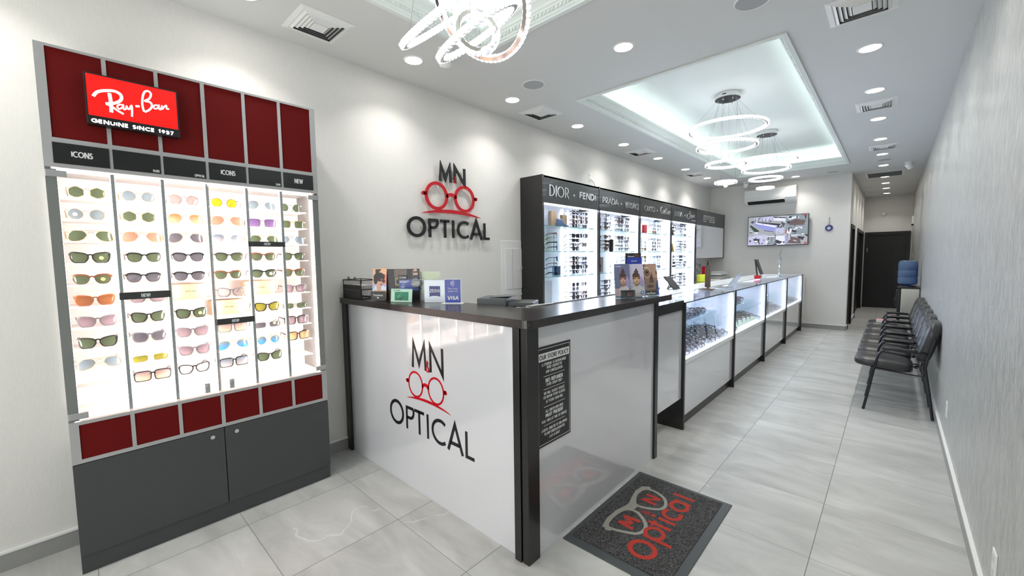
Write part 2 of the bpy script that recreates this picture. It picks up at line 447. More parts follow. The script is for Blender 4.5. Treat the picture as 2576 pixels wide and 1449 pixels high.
w = MB().box(XL, -2.75, YF-.1, YF, 0, 3.5).box(-.1, XR, YF-.1, YF, 0, 3.5).box(-2.75, -.1, YF-.1, YF, 0, .35).box(-2.75, -.1, YF-.1, YF, 2.75, 3.5)
struct('wall_front', w, M_WALL)
w = MB().box(-2.75, -2.69, YF-.1, YF, .35, 2.75).box(-.16, -.1, YF-.1, YF, .35, 2.75).box(-2.69, -.16, YF-.1, YF, .35, .41).box(-2.69, -.16, YF-.1, YF, 2.69, 2.75).box(-1.45, -1.4, YF-.1, YF, .41, 2.69)
win = struct('window_1', w, M_BLACKWOOD)
struct('pane', MB().box(-2.69, -.16, YF-.06, YF-.05, .41, 2.69), M_GLASS, win)
# black door frames and leaves along the corridor
M_DOORBLK = mat('door_black', (9, 9, 9), 0.4)
M_DOORLEAF = mat('door_leaf_dark', (20, 22, 21), 0.45)
def side_door(n, a, b):
    f = MB().box(XC-.1, XC+.02, a-.05, a+.02, 0, 2.10).box(XC-.1, XC+.02, b-.02, b+.05, 0, 2.10).box(XC-.1, XC+.02, a+.02, b-.02, 2.02, 2.10)
    d = struct('door_%d' % n, f, M_DOORBLK)
    struct('door_leaf', MB().box(XC-.08, XC-.04, a+.02, b-.02, 0.005, 2.02), M_DOORBLK, d)
    k = MB().tube([(XC-.04, a+.09, 1.0), (XC+.02, a+.09, 1.0), (XC+.02, a+.2, 1.0)], .009)
    struct('door_handle', k, M_DARK, d)
side_door(1, *D1); side_door(2, *D2)
f = MB().box(XC+.03, XC+.10, YE-.03, YE+.1, 0, 2.10).box(XR-.10, XR-.03, YE-.03, YE+.1, 0, 2.10).box(XC+.10, XR-.10, YE-.03, YE+.1, 2.02, 2.10).box(-.03, XR-.1, YE+.05, YE+.1, 0, 2.02)
d3 = struct('door_3', f, M_DOORBLK)
struct('door_leaf', MB().box(XC+.10, -.03, YE+.02, YE+.06, 0, 2.02), M_DOORLEAF, d3)
struct('door_handle', MB().tube([(-.09, YE+.02, 1.0), (-.09, YE-.03, 1.0), (-.2, YE-.03, 1.0)], .01), M_DARK, d3)
struct('hinge', MB().box(XC+.085, XC+.10, YE-.035, YE-.03, 1.55, 1.67), M_ALU, d3)
# baseboards with a white top bead
def baseboard(name, fb):
    b = MB(); fb(b, 0, .088, .012); t = struct(name, b, M_BASE)
    c = MB(); fb(c, .088, .1, .016); struct('top_bead', c, M_WHITE, t)
baseboard('baseboard_left', lambda m, a, b, t: m.box(XL, XL+t, YF, YB, a, b))
baseboard('baseboard_right', lambda m, a, b, t: m.box(XR-t, XR, YF, YE, a, b))
baseboard('baseboard_back', lambda m, a, b, t: m.box(XL+.02, XC, YB-t, YB, a, b))
baseboard('baseboard_corridor', lambda m, a, b, t: [m.box(XC, XC+t, p, q, a, b) for p, q in ((YB, D1[0]-.05), (D1[1]+.05, D2[0]-.05), (D2[1]+.05, YE-.03))])
# ------------------------------------------------------------------ ceiling with two light trays
HX0, HX1 = -2.312, -0.64
TRAYS = [(0.52, 2.19), (3.53, 9.13)]
c = MB()
c.box(XL-.1, HX0, YF-.1, YB+.1, H, H+.03).box(HX1, XR+.1, YF-.1, YB+.1, H, H+.03)
ys = [YF-.1, .52, 2.19, 3.53, 9.13, YB+.1]
for i in (0, 2, 4): c.box(HX0, HX1, ys[i], ys[i+1], H, H+.03)
c.box(XC-.1, XR+.1, YB+.1, YE+.1, H, H+.03)
struct('ceiling', c, M_CEIL)
TZ = 3.37
for ti, (a, b) in enumerate(TRAYS):
    o = .2
    t = MB().box(HX0-o-.02, HX0-o, a-o, b+o, H+.03, TZ).box(HX1+o, HX1+o+.02, a-o, b+o, H+.03, TZ).box(HX0-o, HX1+o, a-o-.02, a-o, H+.03, TZ).box(HX0-o, HX1+o, b+o, b+o+.02, H+.03, TZ)
    t.box(HX0-o-.02, HX1+o+.02, a-o-.02, b+o+.02, TZ, TZ+.02)
    struct('ceiling_tray', t, M_TRAY)
    prof = [(-.036,-.014),(-.005,-.014),(-.002,-.002),(.004,.0),(.006,.012),(.012,.014),(.012,.03),(.02,.034),(.022,.045),(.03,.05),(.034,.065),(.044,.078),(.062,.09),(.066,.1),(.066,.108),(.0,.108),(-.001,.0),(-.036,-.001)]
    k = MB(); z = H; vs = []; P = len(prof)
    for pa, pb in prof: vs += [(HX0+pa, a+pa, z+pb), (HX1-pa, a+pa, z+pb), (HX1-pa, b-pa, z+pb), (HX0+pa, b-pa, z+pb)]
    k.add(vs, [(4*i+q, 4*i+(q+1) % 4, 4*((i+1) % P)+(q+1) % 4, 4*((i+1) % P)+q) for i in range(P) for q in range(4)])
    tr = struct('trim_%d' % (ti+1), k, M_TRIM)
    dn = MB()
    y = a+.02
    while y < b-.02:
        dn.box(HX0+.010, HX0+.022, y, y+.016, H+.014, H+.030); dn.box(HX1-.022, HX1-.010, y, y+.016, H+.014, H+.030); y += .032
    x = HX0+.03
    while x < HX1-.03:
        dn.box(x, x+.016, a+.010, a+.022, H+.014, H+.030); dn.box(x, x+.016, b-.022, b-.010, H+.014, H+.030); x += .032
    struct('dentil_row', dn, M_TRIM, tr)
    M_COVE = mat('cove_led', (255,255,255), emit=(226, 248, 246), es=COVE_E)
    s = MB(); q = .07; zz = H+.035
    s.box(HX0-q-.03, HX0-q, a-q, b+q, zz, zz+.012).box(HX1+q, HX1+q+.03, a-q, b+q, zz, zz+.012).box(HX0-q, HX1+q, a-q-.03, a-q, zz, zz+.012).box(HX0-q, HX1+q, b+q, b+q+.03, zz, zz+.012)
    struct('led_strip', s, M_COVE, tr)
# ------------------------------------------------------------------ ceiling fixtures
M_LAMP = mat('downlight_face', (255,255,255), emit=(255, 250, 240), es=25)
def downlight_proto():
    t = thing('ceiling_downlight', '', 'ceiling light', (0, 0, H))
    r = MB().lathe([(.062,-.001),(.066,-.006),(.076,-.004),(.080,0.0)], 28, cap=False); part('trim_ring', r, M_WHITE, t, 40, local=True)
    part('lens', MB().lathe([(.001,-.003),(.062,-.002),(.062,0)], 24, cap=False), M_LAMP, t, local=True)
    lamp(t, 'AREA', (0, 0, -.012), DOWNLIGHT_W, (1, .98, .95), .12, spread=math.radians(118))
    return t
dl = downlight_proto(); used = False
ORD = ['first', 'second', 'third', 'fourth', 'fifth', 'sixth', 'seventh', 'eighth', 'ninth', 'tenth', 'eleventh', 'twelfth']
spots = []
for k, y in enumerate((-.35, .79, 1.92, 3.05, 4.18, 5.31, 6.44, 7.61, 8.78)):
    lab = ('round warm downlight along the white left wall, %s from the front' % ORD[k])
    spots.append((-2.79, y, lab, 'downlights in a row along the left wall'))
for k, y in enumerate((1.9, 3.05, 4.20, 5.30, 6.43, 7.58, 8.74, 9.86, 11.35, 12.37, 13.36, 14.5)):
    spots.append((-.19, y, ('round warm downlight in the row by the grey right wall, %s from the front' % ORD[k]), 'downlights in a row along the grey right wall'))
spots.append((-1.52, 2.88, 'lone round downlight between the two recessed ceiling trays', None))
spots.append((-1.49, 9.94, 'round downlight between the far tray and the wall with the television', None))
for x, y, lab, grp in spots:
    if not used:
        dl.location = (x, y, H); dl['label'] = lab; used = True
        if grp: dl['group'] = grp
    else:
        o = dup(dl, (x, y, H), lab, grp)
        if not grp and 'group' in o: del o['group']
# air vents: nested sloping square louvres
def vent(x, y, sx, sy, label, dark=False):
    t = thing('ceiling_vent', label, 'air vent', (x, y, H), group='square ceiling air vents')
    def ring(m, hx, hy, ix, iy, z0, z1):
        o4 = [(x-hx,y-hy,z0),(x+hx,y-hy,z0),(x+hx,y+hy,z0),(x-hx,y+hy,z0)]; i4 = [(x-ix,y-iy,z1),(x+ix,y-iy,z1),(x+ix,y+iy,z1),(x-ix,y+iy,z1)]
        i5 = [(a, b, c+.002) for a, b, c in i4]; o5 = [(a, b, c+.002) for a, b, c in o4]
        m.add(o4+i4+o5+i5, [(k, (k+1)%4, 4+(k+1)%4, 4+k) for k in range(4)] + [(8+k, 12+k, 12+(k+1)%4, 8+(k+1)%4) for k in range(4)])
    fr = MB(); ring(fr, sx/2, sy/2, sx/2-.03, sy/2-.03, H-.001, H-.009); ring(fr, sx/2-.03, sy/2-.03, sx/2-.034, sy/2-.034, H-.009, H-.002)
    part('vent_frame', fr, M_WHITE, t)
    part('duct_shadow', MB().box(x-sx/2+.03, x+sx/2-.03, y-sy/2+.03, y+sy/2-.03, H-.0015, H-.0005), mat('duct_shade_grey', (92, 94, 94), .7), t)  # flat sheet whose grey stands for the shade inside the duct
    lv = MB(); g = .034; n = 4; step = (min(sx, sy)/2-.034-.046)/n
    if dark:
        for k in range(10):
            yy = y - sy/2 + .05 + k*(sy-.1)/9; lv.box(x-sx/2+.03, x+sx/2-.03, yy, yy+.012, H-.008, H-.002)
    else:
        for k in range(n):
            a = k*step; ring(lv, sx/2-g-a, sy/2-g-a, sx/2-g-a-step*.82, sy/2-g-a-step*.82, H-.003, H-.016)
        lv.box(x-sx/2+g+n*step, x+sx/2-g-n*step, y-sy/2+g+n*step, y+sy/2-g-n*step, H-.016, H-.012)
    part('louvre', lv, mat('return_grille', (120,122,122), .5) if dark else M_WHITE, t)
vent(-2.835, 1.22, .345, .345, 'square white ceiling vent nearest the front, above the lit sunglasses cabinet')
vent(-2.83, 3.54, .345, .36, 'square white ceiling vent by the left wall, beside the round speaker')
vent(-2.82, 5.88, .345, .345, 'square white ceiling vent above the third dark wall bay')
vent(-2.82, 8.2, .345, .345, 'small far square ceiling vent in the left downlight row')
vent(-.205, 3.47, .345, .37, 'large white ceiling vent at the top right, nearest the camera')
vent(-.19, 5.83, .33, .35, 'white ceiling vent in the right downlight row beside the far tray')
vent(-.165, 8.17, .33, .35, 'white ceiling vent at the right before the security camera')
vent(-.19, 10.98, .56, .68, 'wide dark return grille at the corridor mouth', dark=True)
def speaker(x, y, label, r=.092):
    t = thing('ceiling_speaker', label, 'speaker', (x, y, H), group='round ceiling speakers')
    part('speaker_rim', MB().lathe([(r,H-.004),(r+.006,H-.006),(r+.01,H)], 32, (x, y), cap=False), M_WHITE, t, 40)
    part('speaker_grille', MB().lathe([(.001,H-.005),(r,H-.004)], 32, (x, y), cap=False), mat('speaker_mesh', (172,172,173), .8), t)
speaker(-2.418, 2.925, 'round grey ceiling speaker beside the left vent')
speaker(-.692, 2.93, 'round ceiling speaker cut by the top edge of the photo')
speaker(-.902, 9.9, 'faint round ceiling speaker near the television wall')
speaker(-.17, 9.28, 'flat round ceiling disc between the far right downlights')
def camera_turret(x, y, yaw, label):
    t = thing('security_camera', label, 'security camera', (x, y, H), yaw)
    part('mount', MB().lathe([(.055,0),(.055,-.012),(.045,-.02),(.045,-.03)], 24), M_WHITE, t, 40, local=True)
    R = Matrix.Rotation(math.radians(38), 3, 'Y')
    def tf(m):
        m.v = [tuple(R @ Vector(p) + Vector((.012, 0, -.035))) for p in m.v]; return m
    part('housing', tf(MB().lathe([(.001,.02),(.043,.015),(.045,-.0),(.045,-.07),(.04,-.085),(.001,-.087)], 24)), M_WHITE, t, 40, local=True)
    for (a, b, r) in ((0, .016, .013), (.014, -.014, .009), (-.016, -.010, .009)):
        part('camera_eye', tf(MB().lathe([(.001,-.0885),(r,-.0885),(r,-.085)], 16, (a, b))), M_DARK, t, local=True)
camera_turret(-2.49, 1.99, math.radians(-40), 'white turret security camera under the front chandelier')
camera_turret(.13, 9.85, math.radians(-150), 'small white security camera on the ceiling near the right wall')
camera_turret(-2.35, 9.85, math.radians(-60), 'tiny white camera above the air conditioner')
# smoke detector over the far door
t = solo('smoke_detector', MB().lathe([(.001,.05),(.03,.05),(.06,.03),(.07,.0)], 24), M_WHITE, 'round white detector on the wall above the far black door', 'smoke detector', smooth=50, local=True)
t.rotation_euler = (PI/2, 0, 0); t.location = (-.24, YE, 2.59)
# ------------------------------------------------------------------ spectacles
def sgn(v, e): return math.copysign(abs(v) ** e, v)
def outline(kind, n=20):
    """right-hand lens outline (outer side = +u), centred"""
    P = []
    for i in range(n):
        t = 2*PI*i/n; c, s = math.cos(t), math.sin(t)
        if kind == 'round': u, v = .0245*c, .0235*s
        elif kind == 'hex': r = .025*(1 - .05*math.cos(6*t)); u, v = r*c, r*.93*s
        elif kind == 'aviator':
            u, v = .0285*sgn(c, .85), .0235*sgn(s, .85); u += -.006*(v/.0235 - 1)*.5 * (1 if v < 0 else .3); v -= .004*(u/.0285) * (1 if v < 0 else 0)
        elif kind == 'wayfarer': u, v = .0258*sgn(c, .66), .0215*sgn(s, .70); u *= 1 + .19*(v/.0215); v += .0045*(u/.0265) if v > 0 else 0
        elif kind == 'club': u, v = .0255*sgn(c, .78), .021*sgn(s, .75); u *= 1 + .2*(v/.021); v += .002*(u/.0258) if v > 0 else 0
        elif kind == 'square': u, v = .029*sgn(c, .5), .0225*sgn(s, .5); u *= 1 + .06*(v/.0225)
        elif kind == 'rect': u, v = .0285*sgn(c, .5), .0155*sgn(s, .5); u *= 1 + .04*(v/.0155)
        elif kind == 'cat': u, v = .0275*sgn(c, .72), .0185*sgn(s, .7); v += .0075*max(0, u/.0275)**1.5 if s > -.2 else 0
        else: u, v = .028*c, .018*s
        P.append((u, v))
    return P
METAL = {'round', 'hex', 'aviator'}
GM = {}; SPS = 1.08
def gmesh(kind, what, m, metal, n=20):
    key = (kind, what, m.name, metal, n)
    if key in GM: return GM[key]
    O = outline(kind, n); a = max(u for u, v in O); zb = -min(v for u, v in O); zt = max(v for u, v in O)
    gap = .009 if not metal else .0105
    cx = a + gap; zc = zb + (.0035 if not metal else .0012); mb = MB()
    def P(side): return [((cx + u)*side, zc + v) for u, v in O]
    fn = lambda u, v, d: (u, d, v)
    W = cx + a
    if what == 'frame':
        for s in (1, -1):
            pl = P(s)
            if metal: mb.tube([(u, 0, v) for u, v in pl], .0011, 5, closed=True)
            else:
                c0 = (cx*s, zc)
                thick = .0045 if kind != 'club' else .0016
                ring = [(c0[0] + (u-c0[0])*(1 + thick*.5/.026), c0[1] + (v-c0[1])*(1 + thick*.5/.02)) for u, v in pl]
                ribbon(mb, ring + [ring[0]], thick, fn, -.0025, .002)
                if kind == 'club':
                    top = sorted([p for p in ring if p[1] > zc + .008], key=lambda p: p[0]); ribbon(mb, top, .007, fn, -.003, .003)
        ix = cx - a
        if metal:
            mb.tube([(-ix, 0, zc + zt*.45), (-ix*.4, -.001, zc + zt*.72), (ix*.4, -.001, zc + zt*.72), (ix, 0, zc + zt*.45)], .0012, 5)
            if kind == 'aviator': mb.tube([(-cx*.75, -.001, zc+zt*.98), (0, -.0015, zc+zt*1.02), (cx*.75, -.001, zc+zt*.98)], .0011, 5)
        else: ribbon(mb, [(-ix, zc + zt*.35), (-ix*.5, zc+zt*.62), (ix*.5, zc+zt*.62), (ix, zc + zt*.35)], .0055, fn, -.0025, .002)
        for s in (1, -1): ribbon(mb, [(s*(W-.002), zc+zt*.62), (s*(W+.005), zc+zt*.66)], .0025 if metal else .008, fn, -.002, .003)
    elif what in ('lensR', 'lensL'):
        s = 1 if what == 'lensR' else -1; pl = P(s)
        vs = [(u, .0008 + .0, v) for u, v in pl]
        mid = [(cx*s + (u-cx*s)*.55, -.0008, zc + (v-zc)*.55) for u, v in pl]; ctr = [(cx*s, -.0016, zc)]
        k = len(pl); fs = [(i, (i+1) % k, k+(i+1) % k, k+i) for i in range(k)] + [(k+i, k+(i+1) % k, 2*k) for i in range(k)]
        mb.add(vs + mid + ctr, fs)
    elif what in ('templeR', 'templeL'):
        s = 1 if what == 'templeR' else -1; z = zc + zt*.64
        pts = [(s*(W+.004), .002, z), (s*(W+.005), .05, z), (s*(W+.003), .09, z-.002), (s*(W-.001), .112, z-.012), (s*(W-.004), .13, z-.030)]
        if metal: mb.tube(pts, [.0011, .0011, .0014, .0022, .0020], 5)
        else:
            hs = [.0045, .0032, .003, .0036, .003]; vs = []
            for (x, y, zz), h_ in zip(pts, hs): vs += [(x-.0012, y, zz-h_), (x+.0012, y, zz-h_), (x+.0012, y, zz+h_), (x-.0012, y, zz+h_)]
            fs = [(0, 3, 2, 1), (16, 17, 18, 19)]
            for i in range(4):
                for q in range(4): fs.append((4*i+q, 4*i+(q+1) % 4, 4*i+4+(q+1) % 4, 4*i+4+q))
            mb.add(vs, fs)
    me = mb.mesh('spectacles_' + what, m, 50 if 'lens' in what or metal else None)
    GM[key] = me; return me
def spectacles(name, cat, kind, fm, lm, loc, rz, label, group=None, metal=None, rx=0.0, tm=None, n=20, temples=True):
    metal = (kind in METAL) if metal is None else metal
    t = thing(name, label, cat, loc, rz, group); t.rotation_euler = (rx, 0, rz); t.scale = (SPS, SPS, SPS)
    part('frame', gmesh(kind, 'frame', fm, metal, n), None, t, local=True)
    for w in ('lensR', 'lensL'): part('lens', gmesh(kind, w, lm, metal, n), None, t, local=True)
    if temples:
        for w in ('templeR', 'templeL'): part('temple', gmesh(kind, w, tm or fm, metal, n), None, t, local=True)
    return t
WHOLE = {}
def whole_spec(kind, fm, lm, n=12):
    """all of one pair in a single mesh, for pairs too small to show parts"""
    key = (kind, fm.name, lm.name, n)
    if key in WHOLE: return WHOLE[key]
    metal = kind in METAL; mb = MB(); mi = 0
    for w in ('frame', 'lensR', 'lensL', 'templeR', 'templeL'):
        me = gmesh(kind, w, lm if 'lens' in w else fm, metal, n); mb.use(1 if 'lens' in w else 0)
        mb.add([tuple(v.co) for v in me.vertices], [tuple(p.vertices) for p in me.polygons])
    WHOLE[key] = mb.mesh('spectacles', [fm, lm]); return WHOLE[key]
F_BLACK = mat('frame_black', (20, 19, 20), .2); F_GOLD = mat('frame_gold', (214, 178, 110), .2, metal=.9); F_SILVER = mat('frame_silver', (190, 190, 192), .2, metal=.9)
F_TORT = mat('frame_tortoise', (92, 52, 28), .2, noise=(220, .6)); F_BROWN = mat('frame_orange_brown', (120, 66, 32), .2); F_GREY = mat('frame_grey', (88, 84, 88), .25)
F_GUN = mat('frame_gunmetal', (70, 66, 60), .25, metal=.7); F_CLEARW = mat('frame_white', (235, 232, 228), .25); F_RED = mat('frame_red', (170, 26, 34), .25); F_PINK = mat('frame_pink', (240, 70, 150), .25); F_NAVY = mat('frame_navy', (28, 34, 78), .25)
LN = {
 'green': lensmat('lens_green', (78, 92, 68), (92, 106, 80)), 'blue-grey': lensmat('lens_bluegrey', (112, 128, 140), (140, 156, 164)),
 'grey': lensmat('lens_grey', (86, 86, 96), (104, 102, 110)), 'pink': lensmat('lens_pink', (220, 140, 140), (236, 160, 158), .8),
 'yellow': lensmat('lens_yellow', (236, 164, 22), (244, 180, 30)), 'brown': lensmat('lens_brown', (136, 84, 48), (156, 104, 66)),
 'rose-brown': lensmat('lens_rosebrown', (172, 118, 100), (196, 142, 120)), 'orange-brown': lensmat('lens_orangebrown', (158, 104, 62), (224, 186, 150)),
 'mauve-grey': lensmat('lens_mauve', (126, 108, 118), (168, 148, 156)), 'purple': lensmat('lens_purple', (98, 72, 128), (140, 112, 160)),
 'blue-fade': lensmat('lens_bluefade', (96, 116, 136), (200, 196, 200), .75), 'mirror blue': lensmat('lens_mirrorblue', (118, 124, 116), (40, 150, 220)),
 'olive': lensmat('lens_olive', (132, 128, 36), (150, 146, 60)), 'peach-fade': lensmat('lens_peachfade', (128, 116, 122), (244, 206, 180), .7),
 'clear': lensmat('lens_clear', (235, 232, 236), (240, 238, 240), .12), 'orange': lensmat('lens_orange', (206, 146, 96), (232, 192, 150), .75),
 'dark': lensmat('lens_dark', (26, 26, 30), (40, 40, 46), .96), 'smoke': lensmat('lens_smoke', (60, 60, 66), (110, 110, 116), .9),
}
# ------------------------------------------------------------------ lit sunglasses cabinet on the left wall
CX = -2.84; Y0, Y1 = -.045, 1.167
M_FACE = mat('cabinet_grey_metal', (168, 168, 168), .35, metal=.15, noise=(30, .05))
M_SIDE = mat('cabinet_grey_mesh', (128, 127, 126), .6, bump=(300, .4))
def fabric_mat(name, rgb):
    m = bpy.data.materials.new(name); m.use_nodes = True; nt = m.node_tree; L = nt.links.new; b = nt.nodes['Principled BSDF']
    tc = nt.nodes.new('ShaderNodeTexCoord'); mp = nt.nodes.new('ShaderNodeMapping'); mp.inputs['Rotation'].default_value = (PI/4, 0, 0); L(tc.outputs['Object'], mp.inputs[0])
    ck = nt.nodes.new('ShaderNodeTexChecker'); ck.inputs['Scale'].default_value = 400; L(mp.outputs[0], ck.inputs[0])
    c = lin(rgb); ck.inputs[1].default_value = (*[x*1.25 for x in c], 1); ck.inputs[2].default_value = (*[x*.62 for x in c], 1)
    L(ck.outputs[0], b.inputs['Base Color']); b.inputs['Roughness'].default_value = .8; b.inputs['Specular IOR Level'].default_value = .15; return m
M_RED = fabric_mat('red_mesh_panel', (100, 14, 12))
M_DKG = mat('dark_grey_laminate', (62, 63, 65), .42, noise=(200, .12))
M_BLK = mat('black_plate', (20, 21, 22), .35)
M_TXT = mat('sign_text', (214, 214, 214), .5)
M_PINKW = mat('cabinet_interior', (250, 242, 239), .6)
M_ACR = mat('shelf_acrylic', (252, 244, 241), .25)
M_LEDP = mat('led_warm_pink', (255, 255, 255), emit=(255, 234, 226), es=7)
cab = thing('sunglasses_cabinet', 'tall lit sunglasses wall cabinet with red panels, glass doors and grey base', 'display cabinet', (-3.0, .56, 0))
fn_cab = lambda x: (lambda u, v, d: (x + d, u, v))
part('header_body', MB().box(XL+.001, CX-.008, Y0, Y1, 1.965, 2.515), M_FACE, cab); part('lower_body', MB().box(XL+.001, CX-.008, Y0, Y1, .556, .762), M_FACE, cab)
cols = [(-.012, .170), (.186, .362), (.378, .556), (.574, .751), (.768, .942), (.959, 1.135)]
fr = MB()
def lattice(m, x0, x1, z0, z1, zi, zj):
    m.box(x0, x1, Y0, cols[0][0], z0, z1).box(x0, x1, cols[-1][1], Y1, z0, z1)
    for i in range(5): m.box(x0, x1, cols[i][1], cols[i+1][0], zi, zj)
    m.box(x0, x1, cols[0][0], cols[-1][1], z0, zi).box(x0, x1, cols[0][0], cols[-1][1], zj, z1)
lattice(fr, CX-.008, CX, 1.965, 2.515, 2.10, 2.503)
part('header_frame', fr, M_FACE, cab)
fr = MB(); lattice(fr, CX-.008, CX, .556, .762, .575, .745); part('lower_band', fr, M_FACE, cab)
for i, (a, b) in enumerate(cols):
    part('red_panel', MB().box(CX-.008, CX-.004, a, b, 2.10, 2.503), M_RED, cab)
    part('red_panel', MB().box(CX-.008, CX-.004, a, b, .575, .745), M_RED, cab)
    pl = part('name_plate', MB().box(CX, CX+.003, a-.002, b+.002, 1.984, 2.078), M_BLK, cab)
    t, kind = [('ICONS', 1), ('SUN', 0), ('OPTICAL', 0), ('ICONS', 1), ('SUN', 0), ('NEW', 1)][i]
    m = MB(); f_ = fn_cab(CX+.003)
    if kind: strokes(m, t, f_, (a+b)/2, 2.018, .028, .068 if t == 'ICONS' else .048, wt=.17, align='c', d1=.0008)
    else:
        wd = .024 if t == 'SUN' else .044; strokes(m, t, f_, b-wd-.006, 1.990, .0135, wd, wt=.2, d1=.0008)
    part('lettering', m, M_TXT, pl)
# illuminated brand sign
M_SR = mat('sign_red_lit', (120, 6, 4), .3, emit=(255, 8, 2), es=.68)
M_SW = mat('sign_white_lit', (255, 255, 255), .3, emit=(255, 255, 255), es=1.4)
sg = part('light_box', MB().box(CX, -2.792, .104, .447, 2.176, 2.413), M_BLK, cab, bevel=.002)
part('light_face', MB().box(-2.792, -2.7895, .111, .440, 2.217, 2.406), M_SR, sg)
m = MB(); f_ = fn_cab(-2.7895)
def brush(pts, w0, w1=None):
    w1 = w1 or w0; Q = []
    n = len(pts)
    for i in range(n-1):
        p0 = pts[max(i-1, 0)]; p1 = pts[i]; p2 = pts[i+1]; p3 = pts[min(i+2, n-1)]
        for k in range(6):
            t = k/6; Q.append(tuple(.5*((2*p1[j]) + (-p0[j]+p2[j])*t + (2*p0[j]-5*p1[j]+4*p2[j]-p3[j])*t*t + (-p0[j]+3*p1[j]-3*p2[j]+p3[j])*t**3) for j in (0, 1)))
    Q.append(pts[-1])
    ribbon(m, Q, (lambda q, t: w0 + (w1-w0)*q/len(Q)) , f_, 0, .001)
def wv(q, t): return .009
brush([(.131,2.305),(.146,2.328),(.174,2.342),(.206,2.348),(.227,2.336),(.226,2.312),(.204,2.292),(.172,2.281)], .012, .007)
brush([(.172,2.281),(.193,2.272),(.212,2.258),(.232,2.247)], .008, .011)
brush([(.187,2.334),(.190,2.291),(.189,2.245)], .013, .012)
brush([(.231,2.291),(.219,2.288),(.211,2.277),(.218,2.268),(.229,2.278),(.233,2.289),(.233,2.272),(.240,2.272),(.246,2.290)], .006)
brush([(.246,2.290),(.247,2.279),(.254,2.276),(.263,2.294),(.264,2.270),(.262,2.242)], .007, .009)
brush([(.278,2.296),(.293,2.299)], .009)
brush([(.309,2.277),(.304,2.310),(.308,2.350),(.317,2.376),(.331,2.383),(.340,2.371),(.333,2.348),(.316,2.331),(.334,2.330),(.341,2.314),(.330,2.292),(.311,2.276)], .008, .010)
brush([(.366,2.322),(.353,2.320),(.346,2.309),(.353,2.302),(.364,2.311),(.368,2.322),(.368,2.306),(.375,2.305),(.380,2.322),(.382,2.309),(.391,2.324),(.398,2.329),(.399,2.313),(.408,2.316)], .006)
part('script_lettering', m, M_SW, sg)
m = MB(); strokes(m, 'GENUINE SINCE 1937', fn_cab(-2.792), .119, 2.184, .019, .300, wt=.24, d1=.0008); part('lettering', m, M_SW, sg)
# showcase
part('back_panel', MB().box(XL+.001, -3.165, Y0, Y1, .762, 1.965), M_PINKW, cab)
part('side_panel', MB().box(-3.165, -2.858, Y0, Y0+.02, .762, 1.965), M_SIDE, cab)
part('side_panel', MB().box(-3.165, -2.858, Y1-.02, Y1, .762, 1.965), M_SIDE, cab)
part('inner_floor', MB().box(-3.165, -2.86, Y0+.02, Y1-.02, .755, .763), M_PINKW, cab)
MY = [.179, .371, .566, .761, .952]
SZ = [1.845 - .1075*k for k in range(10)]
for z in SZ: part('shelf', MB().box(-3.16, -2.935, Y0+.022, Y1-.045, z-.005, z), M_ACR, cab, bevel=.001)
for y in MY:
    mu = part('mullion', MB().box(-2.892, -2.880, y-.007, y+.007, .764, 1.962), M_ALU, cab)
    part('led_strip', MB().box(-2.897, -2.892, y-.009, y+.009, .77, 1.955), M_LEDP, mu)
    lamp(cab, 'AREA', (-2.899+3.0, y-.56, 1.363), LED_CAB, (1, .87, .82), 1.18, sy=.014, rot=(0, PI/2, 0), shape='RECTANGLE')
for y in (Y0+.04, Y1-.04): lamp(cab, 'AREA', (-2.899+3.0, y-.56, 1.363), LED_CAB, (1, .87, .82), 1.18, sy=.014, rot=(0, PI/2, 0), shape='RECTANGLE')
for y in (Y0+.03, Y1-.03): part('led_strip', MB().box(-2.90, -2.89, y-.008, y+.008, .77, 1.955), M_LEDP, cab)
part('led_strip', MB().box(-2.93, -2.91, Y0+.03, Y1-.03, 1.957, 1.963), mat('led_warm_dim', (255, 255, 255), emit=(255, 232, 222), es=9), cab)
M_EDGE = mat('glass_edge', (118, 121, 118), .25, metal=.1)
for a, b in ((Y0+.003, .56), (.564, Y1-.003)):
    gd = part('glass_door', MB().box(-2.846, -2.840, a, b, .766, 1.958), M_GLASS, cab)
    yy = a if a < 0 else b
    sgnn = 1 if a < 0 else -1
    part('door_edge', MB().box(-2.848, -2.838, yy, yy + sgnn*.034, .768, 1.956), M_EDGE, gd)
    for z in (1.920, .776):
        part('hinge_clamp', MB().box(-2.852, -2.830, yy-sgnn*.002, yy+sgnn*.066, z, z+.030), M_ALU, gd, bevel=.002)
    ly = .497 if a < 0 else .615
    part('door_lock', MB().box(-2.85, -2.826, ly-.012, ly+.012, .778, .832).prism([(math.cos(q*PI/8)*.008, math.sin(q*PI/8)*.008) for q in range(16)], (lambda u, v, d, _y=ly: (-2.826+d, _y+u, .818+v)), 0, .006), M_ALU, gd, bevel=.003)
for yA, yB, z0, z1 in ((.169, .371, 1.333, 1.370), (.564, .762, 1.151, 1.186), (.754, .960, 1.611, 1.642)):
    tg = part('shelf_tag', MB().box(-2.883, -2.877, yA, yB, z0, z1), M_BLK, cab)
    m = MB(); strokes(m, 'NEW!', fn_cab(-2.877), (yA+yB)/2, z0+.009, (z1-z0)*.5, .034, wt=.2, align='c', d1=.0008); part('lettering', m, M_TXT, tg)
